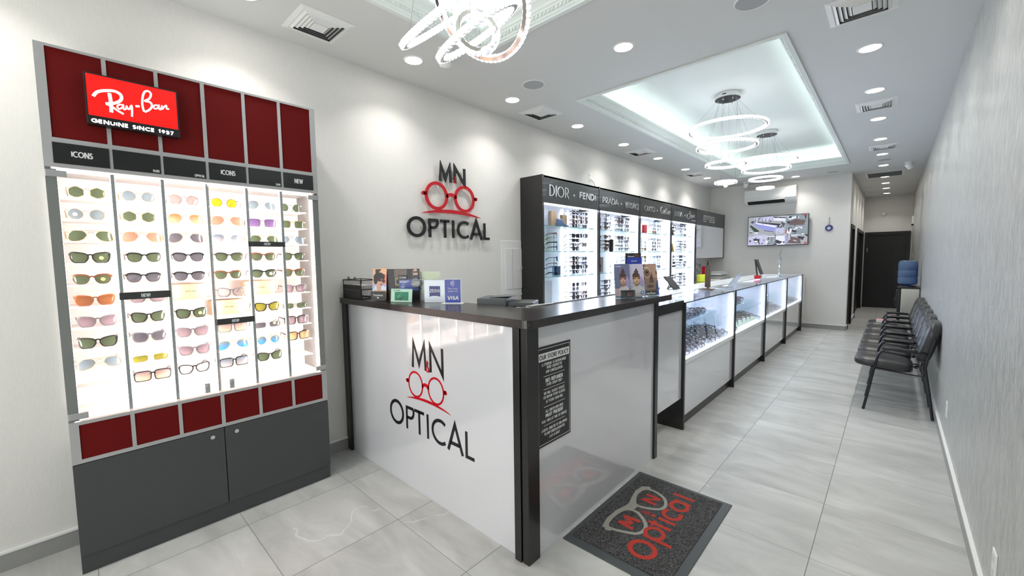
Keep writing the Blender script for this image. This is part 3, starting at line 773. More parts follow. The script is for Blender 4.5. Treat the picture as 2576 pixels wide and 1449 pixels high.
# base
part('plinth', MB().box(XL+.001, CX-.012, Y0, Y1, 0, .092), M_DKG, cab)
part('base_body', MB().box(XL+.001, CX-.02, Y0, Y1, .092, .556), M_DKG, cab)
for a, b, ky in ((Y0, .563, .506), (.567, Y1, .624)):
    d = part('cabinet_door', MB().box(CX-.02, CX, a, b, .094, .552), M_DKG, cab, bevel=.0015)
    part('lock_knob', MB().prism([(math.cos(q*PI/10)*.011, math.sin(q*PI/10)*.011) for q in range(20)], (lambda u, v, d, _y=ky: (CX+d, _y+u, .512+v)), 0, .006), M_CHROME, d)
# the sunglasses of the cabinet: (lens, shape, frame)
G_, K_, S_ = F_GOLD, F_BLACK, F_SILVER
TAB = [
 [('green','hex',G_),('blue-grey','round',G_),('green','aviator',G_),('green','wayfarer',K_),('green','club',F_TORT),('brown','wayfarer',F_BROWN),('mauve-grey','wayfarer',F_GREY),('green','wayfarer',K_),('blue-grey','aviator',G_),None],
 [('blue-grey','round',G_),('green','hex',G_),('rose-brown','aviator',G_),('green','club',K_),('grey','club',K_),('mauve-grey','wayfarer',F_GREY),('green','wayfarer',K_),('grey','wayfarer',F_GREY),('olive','rect',S_),('peach-fade','square',K_)],
 [('pink','round',F_GUN),('orange-brown','aviator',G_),('grey','aviator',G_),('grey','club',K_),('grey','club',K_),None,('green','wayfarer',K_),('mauve-grey','wayfarer',F_GREY),('mauve-grey','wayfarer',F_GREY),('clear','wayfarer',K_)],
 [('yellow','round',F_GUN),('rose-brown','aviator',G_),('blue-fade','aviator',S_),('green','club',F_GUN),('green','club',F_TORT),('clear','wayfarer',F_GREY),None,('peach-fade','square',F_GREY),('mirror blue','aviator',G_),('blue-fade','square',K_)],
 [('blue-grey','aviator',S_),('purple','square',F_GUN),('green','aviator',G_),('green','club',F_TORT),('green','club',K_),None,('olive','wayfarer',K_),('grey','rect',F_GREY),('mirror blue','round',G_),('green','wayfarer',K_)],
 [('green','round',S_),('green','square',G_),('blue-grey','aviator',S_),('green','club',F_GUN),('green','club',F_TORT),('mauve-grey','wayfarer',F_GREY),('green','rect',F_GUN),('mauve-grey','square',K_),('orange','square',K_),None]]
SHAPE = {'hex': 'hexagonal', 'round': 'round', 'aviator': 'aviator', 'wayfarer': 'trapezoid', 'club': 'browline', 'square': 'square', 'rect': 'narrow', 'cat': 'cat-eye'}
COLN = ['leftmost', 'second', 'third', 'fourth', 'fifth', 'rightmost']
ROWN = ['top shelf', 'second shelf', 'third shelf', 'fourth shelf', 'fifth shelf', 'sixth shelf', 'seventh shelf', 'eighth shelf', 'ninth shelf', 'lowest shelf']
for ci, col in enumerate(TAB):
    yc = [.083, .278, .470, .665, .858, 1.035][ci]
    for ri, it in enumerate(col):
        if it is None: continue
        ln, kd, fm = it; rnd = random.Random(ci*17+ri)
        met = None
        if kd == 'square' and fm in (F_GOLD, F_GUN): met = True
        if kd == 'rect': met = True
        sg_ = spectacles('sunglasses', 'sunglasses', kd, fm, LN[ln], (-2.962, yc + rnd.uniform(-.006, .006), SZ[ri]), PI/2 + rnd.uniform(-.08, .08),
                   '%s lens %s sunglasses, %s, %s column of the lit cabinet' % (ln.replace(' ', '-'), SHAPE[kd], ROWN[ri], COLN[ci]), 'sunglasses in the lit red-topped cabinet', metal=met, n=24, rx=.06)
        st_ = {(0, 1): (-1, 'sticker_pink', (226, 160, 150)), (0, 3): (1, 'sticker_yellow', (226, 196, 96)), (0, 4): (1, 'sticker_yellow', (226, 196, 96)), (2, 6): (1, 'sticker_yellow', (226, 196, 96)), (4, 7): (1, 'sticker_yellow', (226, 196, 96)), (4, 4): (1, 'sticker_white', (236, 232, 224))}.get((ci, ri))
        if st_: part('lens_sticker', MB().prism([(st_[0]*.036+math.cos(q*PI/8)*.008, .024+math.sin(q*PI/8)*.008) for q in range(16)], lambda u, v, d: (u, d, v), -.0032, -.0028), mat(st_[1], st_[2], .5), sg_, local=True)
M_BOX = mat('cream_card', (196, 160, 120), .6)
for y0, y1, z, lb in ((.395, .545, SZ[5], 'third column'), (.745, .915, SZ[5], 'fifth column'), (.570, .735, SZ[6], 'fourth column')):
    t = thing('gift_box', 'cream cardboard box with a small black script mark, %s of the lit cabinet' % lb, 'box', (-3.0, (y0+y1)/2, z), group='cream boxes in the lit cabinet')
    part('carton', MB().box(-3.06, -2.975, y0, y1, z+.0005, z+.088), M_BOX, t, bevel=.002)
    m = MB(); ym = (y0+y1)/2; ff = fn_cab(-2.975)
    for q in ([(-.022,.045),(-.016,.050),(-.013,.046),(-.017,.040),(-.010,.043)], [(-.008,.043),(-.004,.050),(-.001,.044),(.002,.049)]): ribbon(m, [(ym+a, z+b) for a, b in q], .0016, ff, 0, .0006)
    ribbon(m, [(ym+.005, z+.040), (ym+.005, z+.052)], .0008, ff, 0, .0006); ribbon(m, [(ym+.009, z+.045), (ym+.028, z+.045)], .003, ff, 0, .0006)
    part('printed_mark', m, M_BLK, t)
# ------------------------------------------------------------------ shop name letters on the wall and on the counter
M_LTR = mat('letter_black', (22, 23, 24), .4); M_LRED = mat('emblem_red', (190, 8, 28), .35)
def emblem(mb, fn, cx, cz, r, gap, t, d0, d1, tt=None):
    """round spectacles seen from the front"""
    for s in (-1, 1): ribbon(mb, arc(cx+s*(r+gap), cz, r, r, 0, 360, 40), t, fn, d0, d1)
def shop_logo(name, label, origin, fn, K):
    """K: dict of measured positions (u, v) on the carrying surface"""
    t = thing(name, label, 'sign', origin)
    d = K['d']; out = K['off']
    def letter(ch, u0, u1, v0, v1, wt):
        m = MB(); w, st = G[ch]
        us = [p[0] for pl in st for p in pl]; a, b = min(us), max(us); T = wt*(v1-v0)
        if ch == 'M' or ch == 'N' : pad = T/2
        else: pad = T/2 if b > a else 0
        for pl in st:
            P = [((u0+u1)/2 if b == a else u0+pad+(p[0]-a)/(b-a)*(u1-u0-2*pad), v0 + (T/2 if ch not in 'MNAVTIPLE' or (ch in 'LTPE' and 0 < p[1] < 1) else 0) + p[1]*((v1-v0) - (T if ch not in 'MNAVTIPLE' else 0))) for p in pl]
            if ch in 'LTP':
                P = [(x, min(max(y, v0 + (T/2 if ch in 'L' else 0)), v1 - (T/2 if ch in 'TP' else 0))) for x, y in P]
                if ch == 'T' and pl is st[1]: pass
            if ch == 'A' and len(pl) == 3: pass
            ribbon(m, P, T, fn, out, out+d)
        part('letter', m, M_LTR, t)
    for ch, u0, u1, v0, v1 in K['letters']: letter(ch, u0, u1, v0, v1, K['wt'] if ch not in 'MN' else K['wm'])
    a0, a1, b0, b1 = K['amp']
    m = MB(); A = lambda x, y: (a0 + x*(a1-a0), b0 + y*(b1-b0))
    ribbon(m, [A(*p) for p in [(1,.0),(.55,.5),(.3,.8),(.42,1),(.62,.92),(.58,.75),(.2,.48),(.05,.25),(.25,.02),(.6,.06),(.85,.42)]], (b1-b0)*.11, fn, out+d+.0005, out+d+.002)
    part('ampersand', m, M_LRED, t)
    m = MB(); (c1, c2, cz, r, tk) = K['gl']
    for c_ in (c1, c2): ribbon(m, arc(c_, cz, r*K.get('rx', 1), r, 0, 360, 40), tk, fn, out, out+d)
    ix0, ix1 = c1 + r*K.get('rx', 1), c2 - r*K.get('rx', 1)
    mid = (ix0+ix1)/2; bw = K['bw']
    ribbon(m, [(ix0-.002, cz-.004), (ix0+(mid-ix0)*.3, cz+bw*.55), (mid, cz+bw*.8), (ix1-(ix1-mid)*.3, cz+bw*.55), (ix1+.002, cz-.004)], bw, fn, out, out+d)
    for s, c_ in ((-1, c1), (1, c2)):
        e = c_ + s*r*K.get('rx', 1); ribbon(m, [(e, cz+K['ez']), (e+s*K['el'], cz+K['ez'])], K['ew'], fn, out, out+d)
        m.prism([(e+s*K['el']+math.cos(q*PI/8)*K['ew']/2, cz+K['ez']+math.sin(q*PI/8)*K['ew']/2) for q in range(16)], fn, out, out+d)
    part('spectacles_emblem', m, M_LRED, t)
    m = MB(); s0, s1, z0, zm, th = K['sw']; n = 20; top = []; bot = []
    for i in range(n+1):
        q = i/n; u = s0 + (s1-s0)*q; zc = z0 + (K['z1']-z0)*q + (zm)*4*q*(1-q); h_ = th*math.sin(PI*min(1, max(0, q)))**.7 / 2
        top.append((u, zc+h_)); bot.append((u, zc-h_))
    poly = top + bot[::-1]
    vs = [fn(a, b, out) for a, b in top] + [fn(a, b, out) for a, b in bot] + [fn(a, b, out+d) for a, b in top] + [fn(a, b, out+d) for a, b in bot]; N = n+1
    fs = []
    for i in range(n): fs += [(i, i+1, N+i+1, N+i), (2*N+i, 3*N+i, 3*N+i+1, 2*N+i+1), (i, 2*N+i, 2*N+i+1, i+1), (N+i, N+i+1, 3*N+i+1, 3*N+i)]
    m.add(vs, fs); part('swoosh', m, M_LRED, t)
    if K.get('pins'):
        m = MB()
        for u, v in K['pins']: m.add(*[(lambda P: P)([fn(u-.004, v-.004, 0), fn(u+.004, v-.004, 0), fn(u+.004, v+.004, 0), fn(u-.004, v+.004, 0), fn(u-.004, v-.004, out), fn(u+.004, v-.004, out), fn(u+.004, v+.004, out), fn(u-.004, v+.004, out)]), [(0,1,5,4),(1,2,6,5),(2,3,7,6),(3,0,4,7)]])
        part('standoff_pin', m, M_ALU, t)
    return t
shop_logo('shop_sign', 'raised black and red shop name letters on the white left wall', (XL, 2.56, 1.9), lambda u, v, d: (XL+d, u, v), dict(
    d=.012, off=.022, wt=.155, wm=.17,
    letters=[('M', 2.421, 2.575, 2.253, 2.407), ('N', 2.600, 2.747, 2.253, 2.407), ('O', 2.056, 2.259, 1.718, 1.906), ('P', 2.287, 2.402, 1.722, 1.895), ('T', 2.411, 2.543, 1.722, 1.893), ('I', 2.562, 2.593, 1.722, 1.893), ('C', 2.625, 2.785, 1.716, 1.894), ('A', 2.790, 2.970, 1.713, 1.898), ('L', 2.982, 3.079, 1.712, 1.886)],
    amp=(2.594, 2.628, 2.252, 2.312), gl=(2.389, 2.731, 2.110, .1175, .029), bw=.034, ez=.012, el=.034, ew=.034, sw=(2.208, 2.943, 1.940, .038, .034), z1=1.932,
    pins=[(2.44, 2.3), (2.61, 2.3), (2.39, 2.2275), (2.73, 2.2275), (2.295, 1.8), (2.478, 1.8), (2.577, 1.8), (2.16, 1.895), (2.70, 1.875), (2.88, 1.77), (2.992, 1.8), (2.56, 1.98)]))
# ------------------------------------------------------------------ reception counter
M_LAMW = mat('white_gloss_laminate', (216, 217, 222), .10, spec=.9, coat=1.0)
M_LAMW.node_tree.nodes['Principled BSDF'].inputs['Coat IOR'].default_value = 1.75
M_TOP = mat('counter_top_dark', (38, 33, 32), .24, noise=(120, .3), spec=.6)
M_DESK = mat('desk_white', (222, 222, 222), .35)
PX, PY = -1.272, 1.472
ct = thing('reception_counter', 'L-shaped white gloss reception counter with black top and corner posts', 'counter', (-2.1, 1.6, 0))
part('front_panel', MB().box(-3.13, -1.33, PY, PY+.03, 0, 1.183), M_LAMW, ct)
part('side_panel', MB().box(PX-.03, PX, 1.53, 2.905, 0, 1.183), M_LAMW, ct)
for nm, b in (('post', (-3.186, -3.118, 1.452, 1.53)), ('post', (-1.345, -1.302, 1.446, 1.50)), ('post', (-1.296, -1.256, 1.452, 1.54)), ('post', (PX-.05, -1.256, 2.898, 2.945))):
    part(nm, MB().box(*b, 0, 1.185), M_BLACKWOOD, ct, bevel=.002)
poly = [(-3.189, 1.44), (-1.275, 1.44)] + [(-1.275 + .042*math.sin(a), 1.482 - .042*math.cos(a)) for a in (math.radians(q) for q in (15, 35, 55, 75))] + [(-1.233, 3.13), (-1.575, 3.13), (-1.575, 1.86), (-1.635, 1.80), (-3.189, 1.80)]
part('counter_top', MB().prism(poly, lambda u, v, d: (u, v, d), 1.184, 1.226), M_TOP, ct, bevel=.002)
part('inner_desk', MB().box(-3.15, -1.36, PY+.03, 2.20, .955, .98).box(-1.95, PX-.04, 2.20, 2.9, .955, .98), M_DESK, ct)
part('top_rail', MB().box(-1.585, -1.572, 1.87, 3.12, 1.20, 1.232), M_ALU, ct)
part('inner_panel', MB().box(-3.13, -1.36, 1.77, 1.79, .98, 1.183).box(-1.585, -1.57, 1.86, 3.0, .98, 1.183), M_DESK, ct)
shop_logo('counter_logo', 'flat black and red shop name logo on the white counter front', (-2.1, PY, .7), lambda u, v, d: (u, PY-d, v), dict(
    d=.0012, off=0, wt=.13, wm=.14,
    letters=[('M', -2.258, -2.094, .827, .992), ('N', -2.066, -1.925, .827, .990), ('O', -2.545, -2.370, .393, .567), ('P', -2.345, -2.245, .396, .553), ('T', -2.256, -2.128, .394, .553), ('I', -2.112, -2.090, .393, .551), ('C', -2.062, -1.915, .390, .553), ('A', -1.910, -1.757, .389, .556), ('L', -1.743, -1.657, .388, .545)],
    amp=(-2.100, -2.066, .822, .890), gl=(-2.222, -2.008, .718, .080, .013), rx=.95, bw=.022, ez=.010, el=.020, ew=.026, sw=(-2.330, -1.862, .611, .026, .018), z1=.603))
# store policy panel
sp_ = thing('policy_sign', 'tall black store policy sign with white lettering on the counter side', 'sign', (PX, 1.68, .8))
part('sign_board', MB().box(PX, PX+.004, 1.542, 1.826, .559, 1.075), mat('policy_black', (28, 28, 30), .35), sp_)
M_PW = mat('policy_white', (222, 224, 222), .5)
fp = lambda u, v, d: (PX+.004+d, u, v)
m = MB(); Yc, Ht, Zt = 1.682, .516, 1.075
m.box(PX+.004, PX+.0045, 1.552, 1.816, Zt-.145*Ht+.0, Zt-.066*Ht)
for a, b in (((1.552, Zt-.024*Ht), (1.816, Zt-.024*Ht)), ((1.552, .571), (1.816, .571))): ribbon(m, [a, b], .0022, fp, 0, .0006)
for y in (1.552, 1.816): ribbon(m, [(y, .571), (y, Zt-.155*Ht)], .0022, fp, 0, .0006); ribbon(m, [(y, Zt-.024*Ht), (y, Zt-.055*Ht)], .0022, fp, 0, .0006)
for fr_ in (.30, .43, .606, .793): ribbon(m, [(Yc-.09, Zt-fr_*Ht), (Yc+.09, Zt-fr_*Ht)], .0022, fp, 0, .0006)
for t_, fr_, w_, h_, wt_ in (('LL EYEWEAR  IS CUSTOM MADE', .179, .205, .0145, .14), ('THERE CAN NOT BE', .216, .13, .0145, .14), ('ANY CANCELLATION', .257, .14, .0145, .14), ('NO REFUNDS', .344, .145, .021, .21), ('STORE CREDIT ONLY', .388, .135, .0145, .14),
                             ('WE WILL GLADLY ADJUST', .47, .175, .0145, .14), ('OR REPAIR YOUR GLASSES', .511, .185, .0145, .14), ('AT YOUR OWN RISK', .557, .145, .0145, .14), ('ALL UNION MEM BERS', .653, .15, .0145, .14), ('MUST PRESENT', .697, .15, .020, .21),
                             ('VOU  HERS AT TIME OF SERVICE', .75, .215, .0145, .14), ('A RESTO  KING FEE OF 30% APPLIES', .839, .22, .0145, .14), ('TO ANY CANCELLATION FOR', .881, .175, .0145, .14), ('LAY-A-WAY', .926, .09, .0145, .14)):
    strokes(m, t_, fp, Yc, Zt - fr_*Ht - h_/2, h_, w_, wt=wt_, align='c', d1=.0006)
part('lettering', m, M_PW, sp_)
m = MB(); strokes(m, 'OUR STORE POLICY', lambda u, v, d: (PX+.0045+d, u, v), Yc, Zt-.129*Ht, .024, .245, wt=.14, align='c', d1=.0006); part('title_lettering', m, M_BLK, sp_)
# swing gates
def gate(y0, y1, label, hz):
    t = thing('swing_gate', label, 'gate', (-1.31, (y0+y1)/2, .28))
    part('gate_panel', MB().box(-1.335, -1.31, y0, y1, .28, 1.06), M_LAMW, t, bevel=.001)
    if hz: part('top_rail', MB().box(-1.62, -1.298, y0-.003, y1, 1.06, 1.14), M_BLACKWOOD, t)
gate(2.955, 3.555, 'white swing gate with black top rail between reception counter and glass cases', True)
gate(9.86, 10.325, 'plain white swing gate between the last glass case and back wall', False)
# ------------------------------------------------------------------ glass display cases
CYS = [3.558, 5.105, 6.64, 8.20, 9.79]
M_FRW = mat('case_white_frame', (236, 238, 240), .3)
M_CASEIN = mat('case_interior', (216, 220, 238), .5)
M_LEDC = mat('led_case', (255, 255, 255), emit=(222, 230, 255), es=12)
M_SHELFG = glass('shelf_glass', (232, 246, 245))
M_GEDGE = mat('glass_green_edge', (150, 196, 190), .15, emit=(150, 210, 205), es=.0)
CASEN = ['nearest', 'second', 'third', 'farthest']
for k in range(4):
    a, b = CYS[k], CYS[k+1]; lo, hi = a+.03, b-.002
    t = thing('display_case', '%s glass-topped eyeglasses display case in the counter row' % CASEN[k], 'display case', (-1.5, (a+b)/2, 0), group='glass display cases along the service aisle')
    part('end_panel', MB().box(-1.74, -1.287, a, a+.028, 0, 1.122), M_BLACKWOOD, t)
    if k == 3: part('end_panel', MB().box(-1.74, -1.287, b, b+.028, 0, 1.122), M_BLACKWOOD, t)
    part('plinth', MB().box(-1.70, -1.335, lo, hi, 0, .10), M_BLACKWOOD, t)
    part('lower_body', MB().box(-2.03, -1.312, lo, hi, .10, .572), M_LAMW, t)
    part('deck', MB().box(-1.72, -1.30, lo, hi, .572, .60), M_FRW, t)
    part('back_panel', MB().box(-1.735, -1.72, lo, hi, .60, 1.10), M_CASEIN, t)
    part('inner_side', MB().box(-1.72, -1.31, hi-.004, hi-.001, .60, 1.10), M_CASEIN, t)
    part('rear_ledge', MB().box(-2.05, -1.735, lo, hi, 1.075, 1.118).box(-2.03, -2.01, lo, hi, .572, 1.075), M_FRW, t)
    f = MB().box(-1.745, -1.70, lo, hi, 1.10, 1.121).box(-1.70, -1.297, lo, lo+.022, 1.10, 1.121).box(-1.70, -1.297, hi-.024, hi, 1.10, 1.121)
    f.box(-1.318, -1.297, lo, lo+.02, .60, 1.10).box(-1.318, -1.297, hi-.022, hi, .60, 1.10).box(-1.318, -1.297, lo, hi, .600, .612)
    part('white_frame', f, M_FRW, t)
    part('front_glass', MB().box(-1.305, -1.300, lo+.02, hi-.022, .612, 1.112), M_GLASS, t)
    part('top_glass', MB().box(-1.70, -1.300, lo+.022, hi-.024, 1.112, 1.118), M_GLASS, t)
    part('glass_edge', MB().box(-1.306, -1.296, lo+.02, hi-.022, 1.110, 1.120), mat('edge_teal', (60, 84, 92), .2), t)
    part('glass_shelf', MB().box(-1.72, -1.49 if k == 0 else -1.45, lo+.005, hi-.01, .872, .880), M_SHELFG, t)
    l = MB().box(-1.70, -1.692, lo+.02, hi-.02, 1.092, 1.10).box(-1.33, -1.322, lo+.02, hi-.02, .613, .62).box(-1.332, -1.324, hi-.03, hi-.026, .62, 1.09)
    part('led_strip', l, M_LEDC, t)
    lamp(t, 'AREA', (-1.50+1.5, 0, 1.095), 4, (.86, .9, 1), .30, sy=1.3, rot=(0, 0, 0))
# eyeglasses inside the cases
rnd = random.Random(3)
NS = [(F_BLACK, 'wayfarer'), (F_BLACK, 'rect'), (F_TORT, 'wayfarer'), (F_BLACK, 'round'), (F_GUN, 'round'), (F_GREY, 'square'), (F_BLACK, 'square'), (F_NAVY, 'rect')]
CL = LN['clear']
for k in range(4):
    lo, hi = CYS[k]+.07, CYS[k+1]-.09
    bed = MB(); NR = [6, 5, 5, 4][k]; ZF = lambda x: .603 + (-1.35 - x)*.30
    for i in range(NR):
        x = -1.375 - i*.048; bed.box(x-.026, x+.022, CYS[k]+.035, CYS[k+1]-.01, .6005, ZF(x))
    cs = [o for o in COL.objects if o.name.startswith('display_case') and o.parent is None][k]
    part('stepped_bed', bed, mat('bed_white', (232, 234, 242), .4), cs)
    rows = [(-1.375 - i*.048, ZF(-1.375 - i*.048), ['front row', 'second row', 'third row', 'fourth row', 'fifth row', 'back row'][i]) for i in range(NR)]
    if k < 2: rows = rows + [(-1.545, .881, 'front of the glass shelf'), (-1.605, .881, 'back of the glass shelf')]
    n = [13, 12, 11, 10][k]
    for x, z, rn in rows:
        for i in range(n):
            y = lo + (hi-lo)*(i+.5)/n + (.02 if rows.index((x, z, rn)) % 2 else -.02)
            if z > .8 and (y > hi - (.22 if x > -1.58 else .12)): continue
            if k == 1 and z < .65 and 5.40 < y < 6.47: continue
            if rnd.random() < .05: continue
            fm, kd = rnd.choice(NS if k < 2 else [(F_GUN, 'round'), (F_GREY, 'rect'), (F_GREY, 'wayfarer'), (F_TORT, 'round')])
            me = whole_spec(kd, fm, CL)
            o = bpy.data.objects.new('eyeglasses', me); COL.objects.link(o)
            o.location = (x + rnd.uniform(-.004, .004), y, z+.001); o.rotation_euler = (.10, 0, .80 + rnd.uniform(-.25, .25)); o.scale = (.95, .95, 1.05)
            o['label'] = 'clear-lens eyeglasses in the %s of the %s glass display case' % (rn, CASEN[k])
            o['category'] = 'eyeglasses'; o['group'] = 'eyeglasses in the %s of the %s case' % (rn, CASEN[k])
tray = thing('accessory_tray', 'pale green long box holding four dark frames in the second glass case', 'tray', (-1.39, 6.0, .6))
part('tray_box', MB().box(-1.43, -1.345, 5.45, 6.42, .602, .668), mat('pale_green', (206, 222, 206), .5), tray, bevel=.003)
for i in range(4):
    o = bpy.data.objects.new('eyeglasses', whole_spec('wayfarer', F_TORT, CL)); COL.objects.link(o); o.location = (-1.385, 5.6 + i*.2, .669); o.rotation_euler = (0, 0, PI/2+.2)
    o['label'] = 'brown-rimmed eyeglasses on the pale green box in the second glass case'; o['category'] = 'eyeglasses'; o['group'] = 'eyeglasses on the pale green box'
# ------------------------------------------------------------------ black wall units with lit bays
BY = [3.60, 4.795, 5.985, 7.215, 8.43, 10.215]
BX = -2.87
M_FASC = mat('fascia_charcoal', (50, 52, 52), .32, coat=.1)
M_BAYIN = mat('bay_interior', (226, 231, 240), .3, spec=.7)
M_LEDB = mat('led_bay', (255, 255, 255), emit=(236, 240, 255), es=18)
M_METTXT = mat('brushed_letter', (206, 206, 208), .25, metal=.6)
BN = ['nearest', 'second', 'third', 'fourth']
fb = lambda u, v, d: (BX+d, u, v)
SHZ = [1.888, 1.592, 1.295]
for k in range(4):
    a, b = BY[k], BY[k+1]; i0, i1 = a+.03, b
    t = thing('eyewear_shelf_unit', '%s black wall unit with lit glass-shelf bay of sunglasses' % BN[k], 'display unit', (-3.03, (a+b)/2, 0), group='lit black wall units')
    part('side_panel', MB().box(XL+.001, BX+.004, a, a+.03, 0, 2.435), M_BLACKWOOD, t)
    part('top_panel', MB().box(XL+.001, BX, i0, i1, 2.41, 2.43), M_BLACKWOOD, t)
    fa = part('fascia', MB().box(BX-.02, BX, i0, i1, 2.13, 2.43), M_FASC, t)
    m = MB(); dot = lambda y, z: part('separator_dot', MB().prism([(y+math.cos(q*PI/6)*.013, z+math.sin(q*PI/6)*.013) for q in range(12)], fb, 0, .01), M_METTXT, fa)
    def cut():
        global m
        part('brand_lettering', m, M_METTXT, fa); m = MB()
    if k == 0:
        strokes(m, 'DIOR', fb, 3.725, 2.207, .135, .375, wt=.14, thin=.045, serif=.05, d1=.01)
        cut(); dot(4.215, 2.262)
        strokes(m, 'FENDI', fb, 4.335, 2.237, .085, .36, wt=.2, d1=.01)
    elif k == 1:
        strokes(m, 'PRADA', fb, 4.88, 2.23, .085, .42, wt=.16, thin=.07, serif=.06, d1=.01)
        cut(); dot(5.395, 2.262)
        strokes(m, 'VERSACE', fb, 5.50, 2.222, .085, .45, wt=.13, thin=.09, d1=.01)
    elif k == 2:
        strokes(m, 'GUCCI', fb, 6.145, 2.225, .085, .355, wt=.13, thin=.07, d1=.01)
        cut(); dot(6.61, 2.258)
        Z0 = 2.205
        for st in ([(6.82,.115),(6.80,.135),(6.775,.125),(6.75,.09),(6.74,.055),(6.75,.025),(6.775,.018),(6.81,.035)], [(6.865,.075),(6.84,.078),(6.822,.055),(6.828,.028),(6.85,.03),(6.868,.07),(6.868,.03),(6.885,.035)],
                   [(6.885,.035),(6.905,.075),(6.905,.03),(6.91,.06),(6.935,.075)], [(6.975,.125),(6.95,.05),(6.955,.028),(6.975,.03),(6.99,.045)], [(6.94,.085),(6.995,.092)], [(7.01,.07),(7.005,.03),(7.025,.035)],
                   [(7.035,.045),(7.065,.06),(7.06,.078),(7.04,.07),(7.035,.04),(7.055,.025),(7.08,.04)], [(7.08,.04),(7.105,.078),(7.1,.03),(7.115,.06),(7.145,.075)]):
            ribbon(m, [(u, Z0+v) for u, v in st], .010, fb, 0, .01)
        m.box(BX, BX+.01, 7.008, 7.018, Z0+.098, Z0+.108)
    else:
        strokes(m, 'DITA', fb, 7.35, 2.222, .09, .36, wt=.14, thin=.06, serif=.05, d1=.01)
        cut(); dot(7.84, 2.26)
        Z0 = 2.185
        for st in ([(8.09,.175),(8.085,.09),(8.05,.035),(7.97,.025),(7.93,.055),(7.95,.10),(8.03,.12),(8.10,.11)], [(8.10,.105),(8.115,.05),(8.14,.09),(8.155,.05),(8.18,.10),(8.20,.06),(8.235,.10),(8.225,.06),(8.28,.085),(8.34,.11)], [(8.14,.055),(8.33,.075)]):
            ribbon(m, [(u, Z0+v) for u, v in st], .011, fb, 0, .01)
        for q in range(6): m.box(BX, BX+.006, 8.19+q*.034, 8.213+q*.034, Z0-.005, Z0+.018)
    part('brand_lettering', m, M_METTXT, fa)
    li = MB().box(XL+.001, XL+.012, i0, i1, .85, 2.41).box(XL+.012, BX-.02, i0, i0+.008, .85, 2.13).box(XL+.012, BX-.02, i1-.008, i1, .85, 2.13).box(XL+.012, BX-.02, i0, i1, .83, .85)
    part('bay_lining', li, M_BAYIN, t)
    part('base_cabinet', MB().box(XL+.001, BX-.0, i0, i1, 0, .83), M_LAMW, t)
    for z in SHZ:
        s = part('glass_shelf', MB().box(XL+.03, BX-.03, i0+.01, i1-.01, z-.008, z), M_SHELFG, t)
        part('shelf_edge', MB().box(BX-.034, BX-.03, i0+.01, i1-.01, z-.008, z), M_GEDGE, s)
    for y in (i0+.77, i0+.90): part('led_tube', MB().box(XL+.013, XL+.024, y-.006, y+.006, .86, 2.12), M_LEDB, t)
    for x in (-3.04, -2.925): part('led_tube', MB().box(x-.006, x+.006, i1-.020, i1-.009, .86, 2.12), M_LEDB, t)
    part('led_tube', MB().box(-2.925, -2.913, i0+.009, i0+.018, .86, 2.12), M_LEDB, t)
    part('led_strip', MB().box(BX-.045, BX-.025, i0+.01, i1-.01, 2.118, 2.126), M_LEDB, t)
t = thing('overhead_cabinet', 'white overhead cabinet under a charcoal fascia with small brand list', 'cabinet', (-3.03, 9.3, 1.47))
a, b = BY[4], BY[5]
part('side_panel', MB().box(XL+.001, BX+.004, a, a+.03, .835, 2.435), M_BLACKWOOD, t)
part('side_panel', MB().box(XL+.001, BX+.004, b, b+.045, 1.455, 2.435), M_BLACKWOOD, t)
fa = part('fascia', MB().box(BX-.02, BX, a+.03, b, 2.13, 2.43), M_FASC, t)
m = MB(); rr = random.Random(9)
for ci, n0 in enumerate((4, 3, 4, 4)):
    yc = 8.92 + ci*.20
    for r_ in range(n0):
        zc = 2.325 - r_*.036; w_ = rr.choice((.13, .15, .16, .11)) if not (ci == 1 and r_ == 2) else .05; x_ = yc - w_/2
        while x_ < yc + w_/2 - .004: m.box(BX, BX+.002, x_, x_+.010, zc-.010, zc+.010); x_ += .0145
    if ci < 3: m.box(BX, BX+.002, yc+.098, yc+.101, 2.20, 2.35)
part('small_print', m, M_METTXT, fa)
part('cabinet_body', MB().box(XL+.001, BX-.02, a+.03, b, 1.465, 2.42), M_LAMW, t)
part('cabinet_door', MB().box(BX-.02, BX, a+.032, b-.002, 1.467, 2.128), M_LAMW, t, bevel=.001)
t = thing('back_desk', 'white service desk below the overhead cabinet', 'desk', (-2.95, 9.38, 0))
part('desk_top', MB().box(XL+.001, -2.62, 8.47, 10.33, .92, .95), M_DESK, t)
part('desk_body', MB().box(XL+.001, -2.68, 8.47, 10.33, 0, .92), M_LAMW, t)
